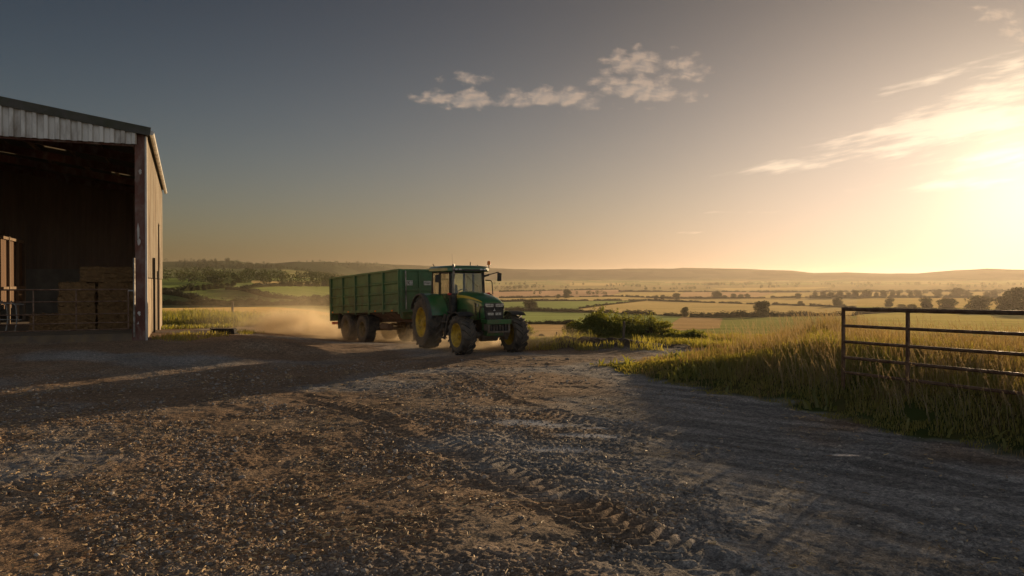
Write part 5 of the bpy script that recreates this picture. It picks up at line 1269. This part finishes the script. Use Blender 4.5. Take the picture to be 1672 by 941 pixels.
# small cumulus in clusters, brighter on the side towards the sun
mp = vm('MULTIPLY', UV, (1.0, 1.75, 0)); 
def cn(vec, sc, det=5): n = noise(nt, sc, det, .56, vec); return n.outputs[0]
cm = msum([emask(758, 162, 110, 22, 0, 1.25), emask(760, 130, 60, 26, 0, .72), emask(905, 161, 150, 26, 0, 1.2), emask(1050, 146, 125, 34, .10, 1.15), emask(1035, 105, 75, 38, 0, 1.1), emask(1115, 112, 65, 40, .3, .85), emask(1625, 25, 70, 30, .2, .9), emask(1665, 58, 60, 26, .2, 1.1)])
def puffs(off):
    q = vm('ADD', mp, off); wn = noise(nt, 42, 4, .6, q); wv = vm('MULTIPLY', vm('SUBTRACT', wn.outputs['Color'], (.5, .5, .5)), (.020, .020, 0)); q = vm('ADD', q, wv)
    vo_ = N(nt, 'ShaderNodeTexVoronoi', feature='SMOOTH_F1', voronoi_dimensions='2D'); vo_.inputs['Scale'].default_value = 38; vo_.inputs['Smoothness'].default_value = .35; L(nt, q, vo_.inputs['Vector'])
    return mn('ADD', mn('MULTIPLY', mn('SUBTRACT', .55, vo_.outputs['Distance']), 1.9), mn('MULTIPLY', mn('SUBTRACT', cn(q, 70, 6), .5), 2.4))
nA, nB = puffs((0, 0, 0)), puffs((.0030, -.0048, 0))
den = mn('ADD', nA, mn('MULTIPLY', mn('SUBTRACT', cm, .52), 2.4))
fac = N(nt, 'ShaderNodeMapRange', interpolation_type='SMOOTHSTEP'); L(nt, den, fac.inputs[0]); fac.inputs[1].default_value = -.35; fac.inputs[2].default_value = 1.35
cf = mn('MULTIPLY', mn('MULTIPLY', fac.outputs[0], mn('GREATER_THAN', cm, .001)), mn('MULTIPLY', front, .54))
lit = mn('ADD', mn('MULTIPLY', mn('SUBTRACT', nA, nB), .9), .55, clamp=True)
S = 1/SKY_STRENGTH
ccol = mixc(nt, lit, tuple(c*S for c in (.25,.20,.16)), tuple(c*S for c in (.46,.32,.215)))
warm = mixc(nt, 1.0, ccol, mixc(nt, .55, base, (0, 0, 0)), 'ADD')
c1 = mixc(nt, cf, base, warm)
# drawn-out streaks near the sun
r = N(nt, 'ShaderNodeVectorRotate', rotation_type='Z_AXIS'); r.inputs['Angle'].default_value = -.20; L(nt, UV, r.inputs[0])
st = vm('MULTIPLY', r.outputs[0], (1.0, 6.5, 0)); sn = mn('ADD', mn('MULTIPLY', cn(st, 9, 7), .6), mn('MULTIPLY', cn(st, 26, 6), .4))
sm = msum([emask(1560, 205, 330, 62, -.20, 1.2), emask(1640, 150, 150, 60, -.2, 1.0), emask(1650, 255, 220, 40, -.10, .9), emask(1300, 268, 210, 22, -.08, .75), emask(1200, 347, 150, 6, 0, .6), emask(1130, 380, 110, 6, 0, .55), emask(1655, 105, 70, 20, -.2, 1.1), emask(1520, 130, 220, 22, -.28, .75), emask(1570, 300, 260, 20, -.05, .8), emask(1480, 235, 260, 26, -.16, .95)])
sd = mn('ADD', mn('MULTIPLY', mn('SUBTRACT', sn, .5), 5.0), mn('MULTIPLY', mn('SUBTRACT', sm, .40), 1.7))
sf = N(nt, 'ShaderNodeMapRange', interpolation_type='SMOOTHSTEP'); L(nt, sd, sf.inputs[0]); sf.inputs[1].default_value = -.15; sf.inputs[2].default_value = 1.2
sfm = mn('MULTIPLY', mn('MULTIPLY', sf.outputs[0], mn('MULTIPLY', sm, 2.5, clamp=True)), mn('MULTIPLY', front, .8))
sc_ = mixc(nt, 1.0, base, tuple(c*S for c in (.36,.27,.17)), 'ADD')
c2 = mixc(nt, sfm, c1, sc_)
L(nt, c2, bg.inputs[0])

# ------------------------------------------------------------------ air and dust
def volume_mat(name, dens, col, aniso, blob=False, scale=2.0, lo=.42, hi=.7):
    m, nt_, out = new_mat(name); v = N(nt_, 'ShaderNodeVolumePrincipled'); v.inputs['Color'].default_value = (*col, 1); v.inputs['Anisotropy'].default_value = aniso; v.inputs['Density'].default_value = dens
    if blob:
        tc_ = N(nt_, 'ShaderNodeTexCoord'); ln = N(nt_, 'ShaderNodeVectorMath', operation='LENGTH'); L(nt_, tc_.outputs['Object'], ln.inputs[0])
        f = N(nt_, 'ShaderNodeMapRange', interpolation_type='SMOOTHSTEP'); L(nt_, ln.outputs[1], f.inputs[0]); f.inputs[1].default_value = 1.0; f.inputs[2].default_value = .1
        g_ = N(nt_, 'ShaderNodeNewGeometry'); n = noise(nt_, scale, 4, .6, g_.outputs['Position'], .6)
        q = N(nt_, 'ShaderNodeMapRange'); L(nt_, n.outputs[0], q.inputs[0]); q.inputs[1].default_value = lo; q.inputs[2].default_value = hi
        L(nt_, math_n(nt_, 'MULTIPLY', math_n(nt_, 'MULTIPLY', f.outputs[0], q.outputs[0]), dens), v.inputs['Density'])
    L(nt_, v.outputs[0], out.inputs['Volume']); return m
gv = np.empty(len(bpy.data.objects['ground'].data.vertices)*3, np.float32); bpy.data.objects['ground'].data.vertices.foreach_get('co', gv); gz_ = gv[2::3]
b = MB(); b.span((-8200, -8200, float(gz_.min())-1), (8200, 8200, max(float(gz_.max())+18, 25)))
o = b.build('haze', volume_mat('haze_air', HAZE_D, (.93,.82,.70), HAZE_G)); tag(o, 'golden evening haze over the valley', None, None, 'stuff')
print('haze', gz_.min(), gz_.max())
def dust(c, rad, dens, label, scale=1.0, lo=.36, hi=.68):
    b = MB(); bm = bmesh.new(); bmesh.ops.create_icosphere(bm, subdivisions=3, radius=1); b.add([v.co for v in bm.verts], [[v.index for v in f.verts] for f in bm.faces]); bm.free()
    o = b.build('dust', volume_mat('dust_air', dens, (.99,.84,.60), .35, True, scale, lo, hi)); o.location = c; o.scale = rad; tag(o, label, None, None, 'stuff')
dust((-10.6, 38.4, -.1), (3.8, 3.2, 1.4), 3.0, 'thick dust thrown up behind the trailer', .8, .41, .66)
dust((-12.2, 40.5, .9), (6.5, 4.5, 2.0), .13, 'thin dust drifting over the field behind the trailer', .45, .3, .7)
dust((-5.9, 35.6, -.1), (4.6, 3.0, .95), 1.8, 'dust rolling under the trailer', 1.1)
dust((-1.3, 27.9, .1), (3.4, 2.4, .9), 1.5, 'dust between the tractor wheels', 1.2)
dust((1.4, 27.8, .2), (2.0, 1.3, .7), .4, 'faint dust beside the tractor front wheel', 1.0)

sl = bpy.data.lights.new('sun', 'SUN'); sl.energy = 5.0; sl.angle = R(.5); sl.color = (1.0, .71, .41)
so = bpy.data.objects.new('sun', sl); COL.objects.link(so)
so.rotation_euler = SUN_DIR.to_track_quat('Z', 'Y').to_euler(); so.location = (60, 80, 40)

cam = bpy.data.cameras.new('camera'); co = bpy.data.objects.new('camera', cam); COL.objects.link(co)
co.location = (0, 0, CAM_H); co.rotation_euler = (R(90)-math.atan((941/2-HY)/F_PX), 0, 0)
cam.sensor_width = 36; cam.lens = 36*F_PX/1672; cam.clip_start = .05; cam.clip_end = 40000
scene.camera = co
scene.view_settings.view_transform = 'Standard'; scene.view_settings.look = 'None'; scene.view_settings.exposure = .38; scene.view_settings.gamma = 1
scene.view_settings.use_curve_mapping = False
scene.render.engine = 'CYCLES'
cy = scene.cycles
cy.use_denoising = True; cy.max_bounces = 6; cy.diffuse_bounces = 3; cy.glossy_bounces = 3; cy.transmission_bounces = 4; cy.transparent_max_bounces = 24; cy.volume_bounces = 2
cy.sample_clamp_indirect = 6
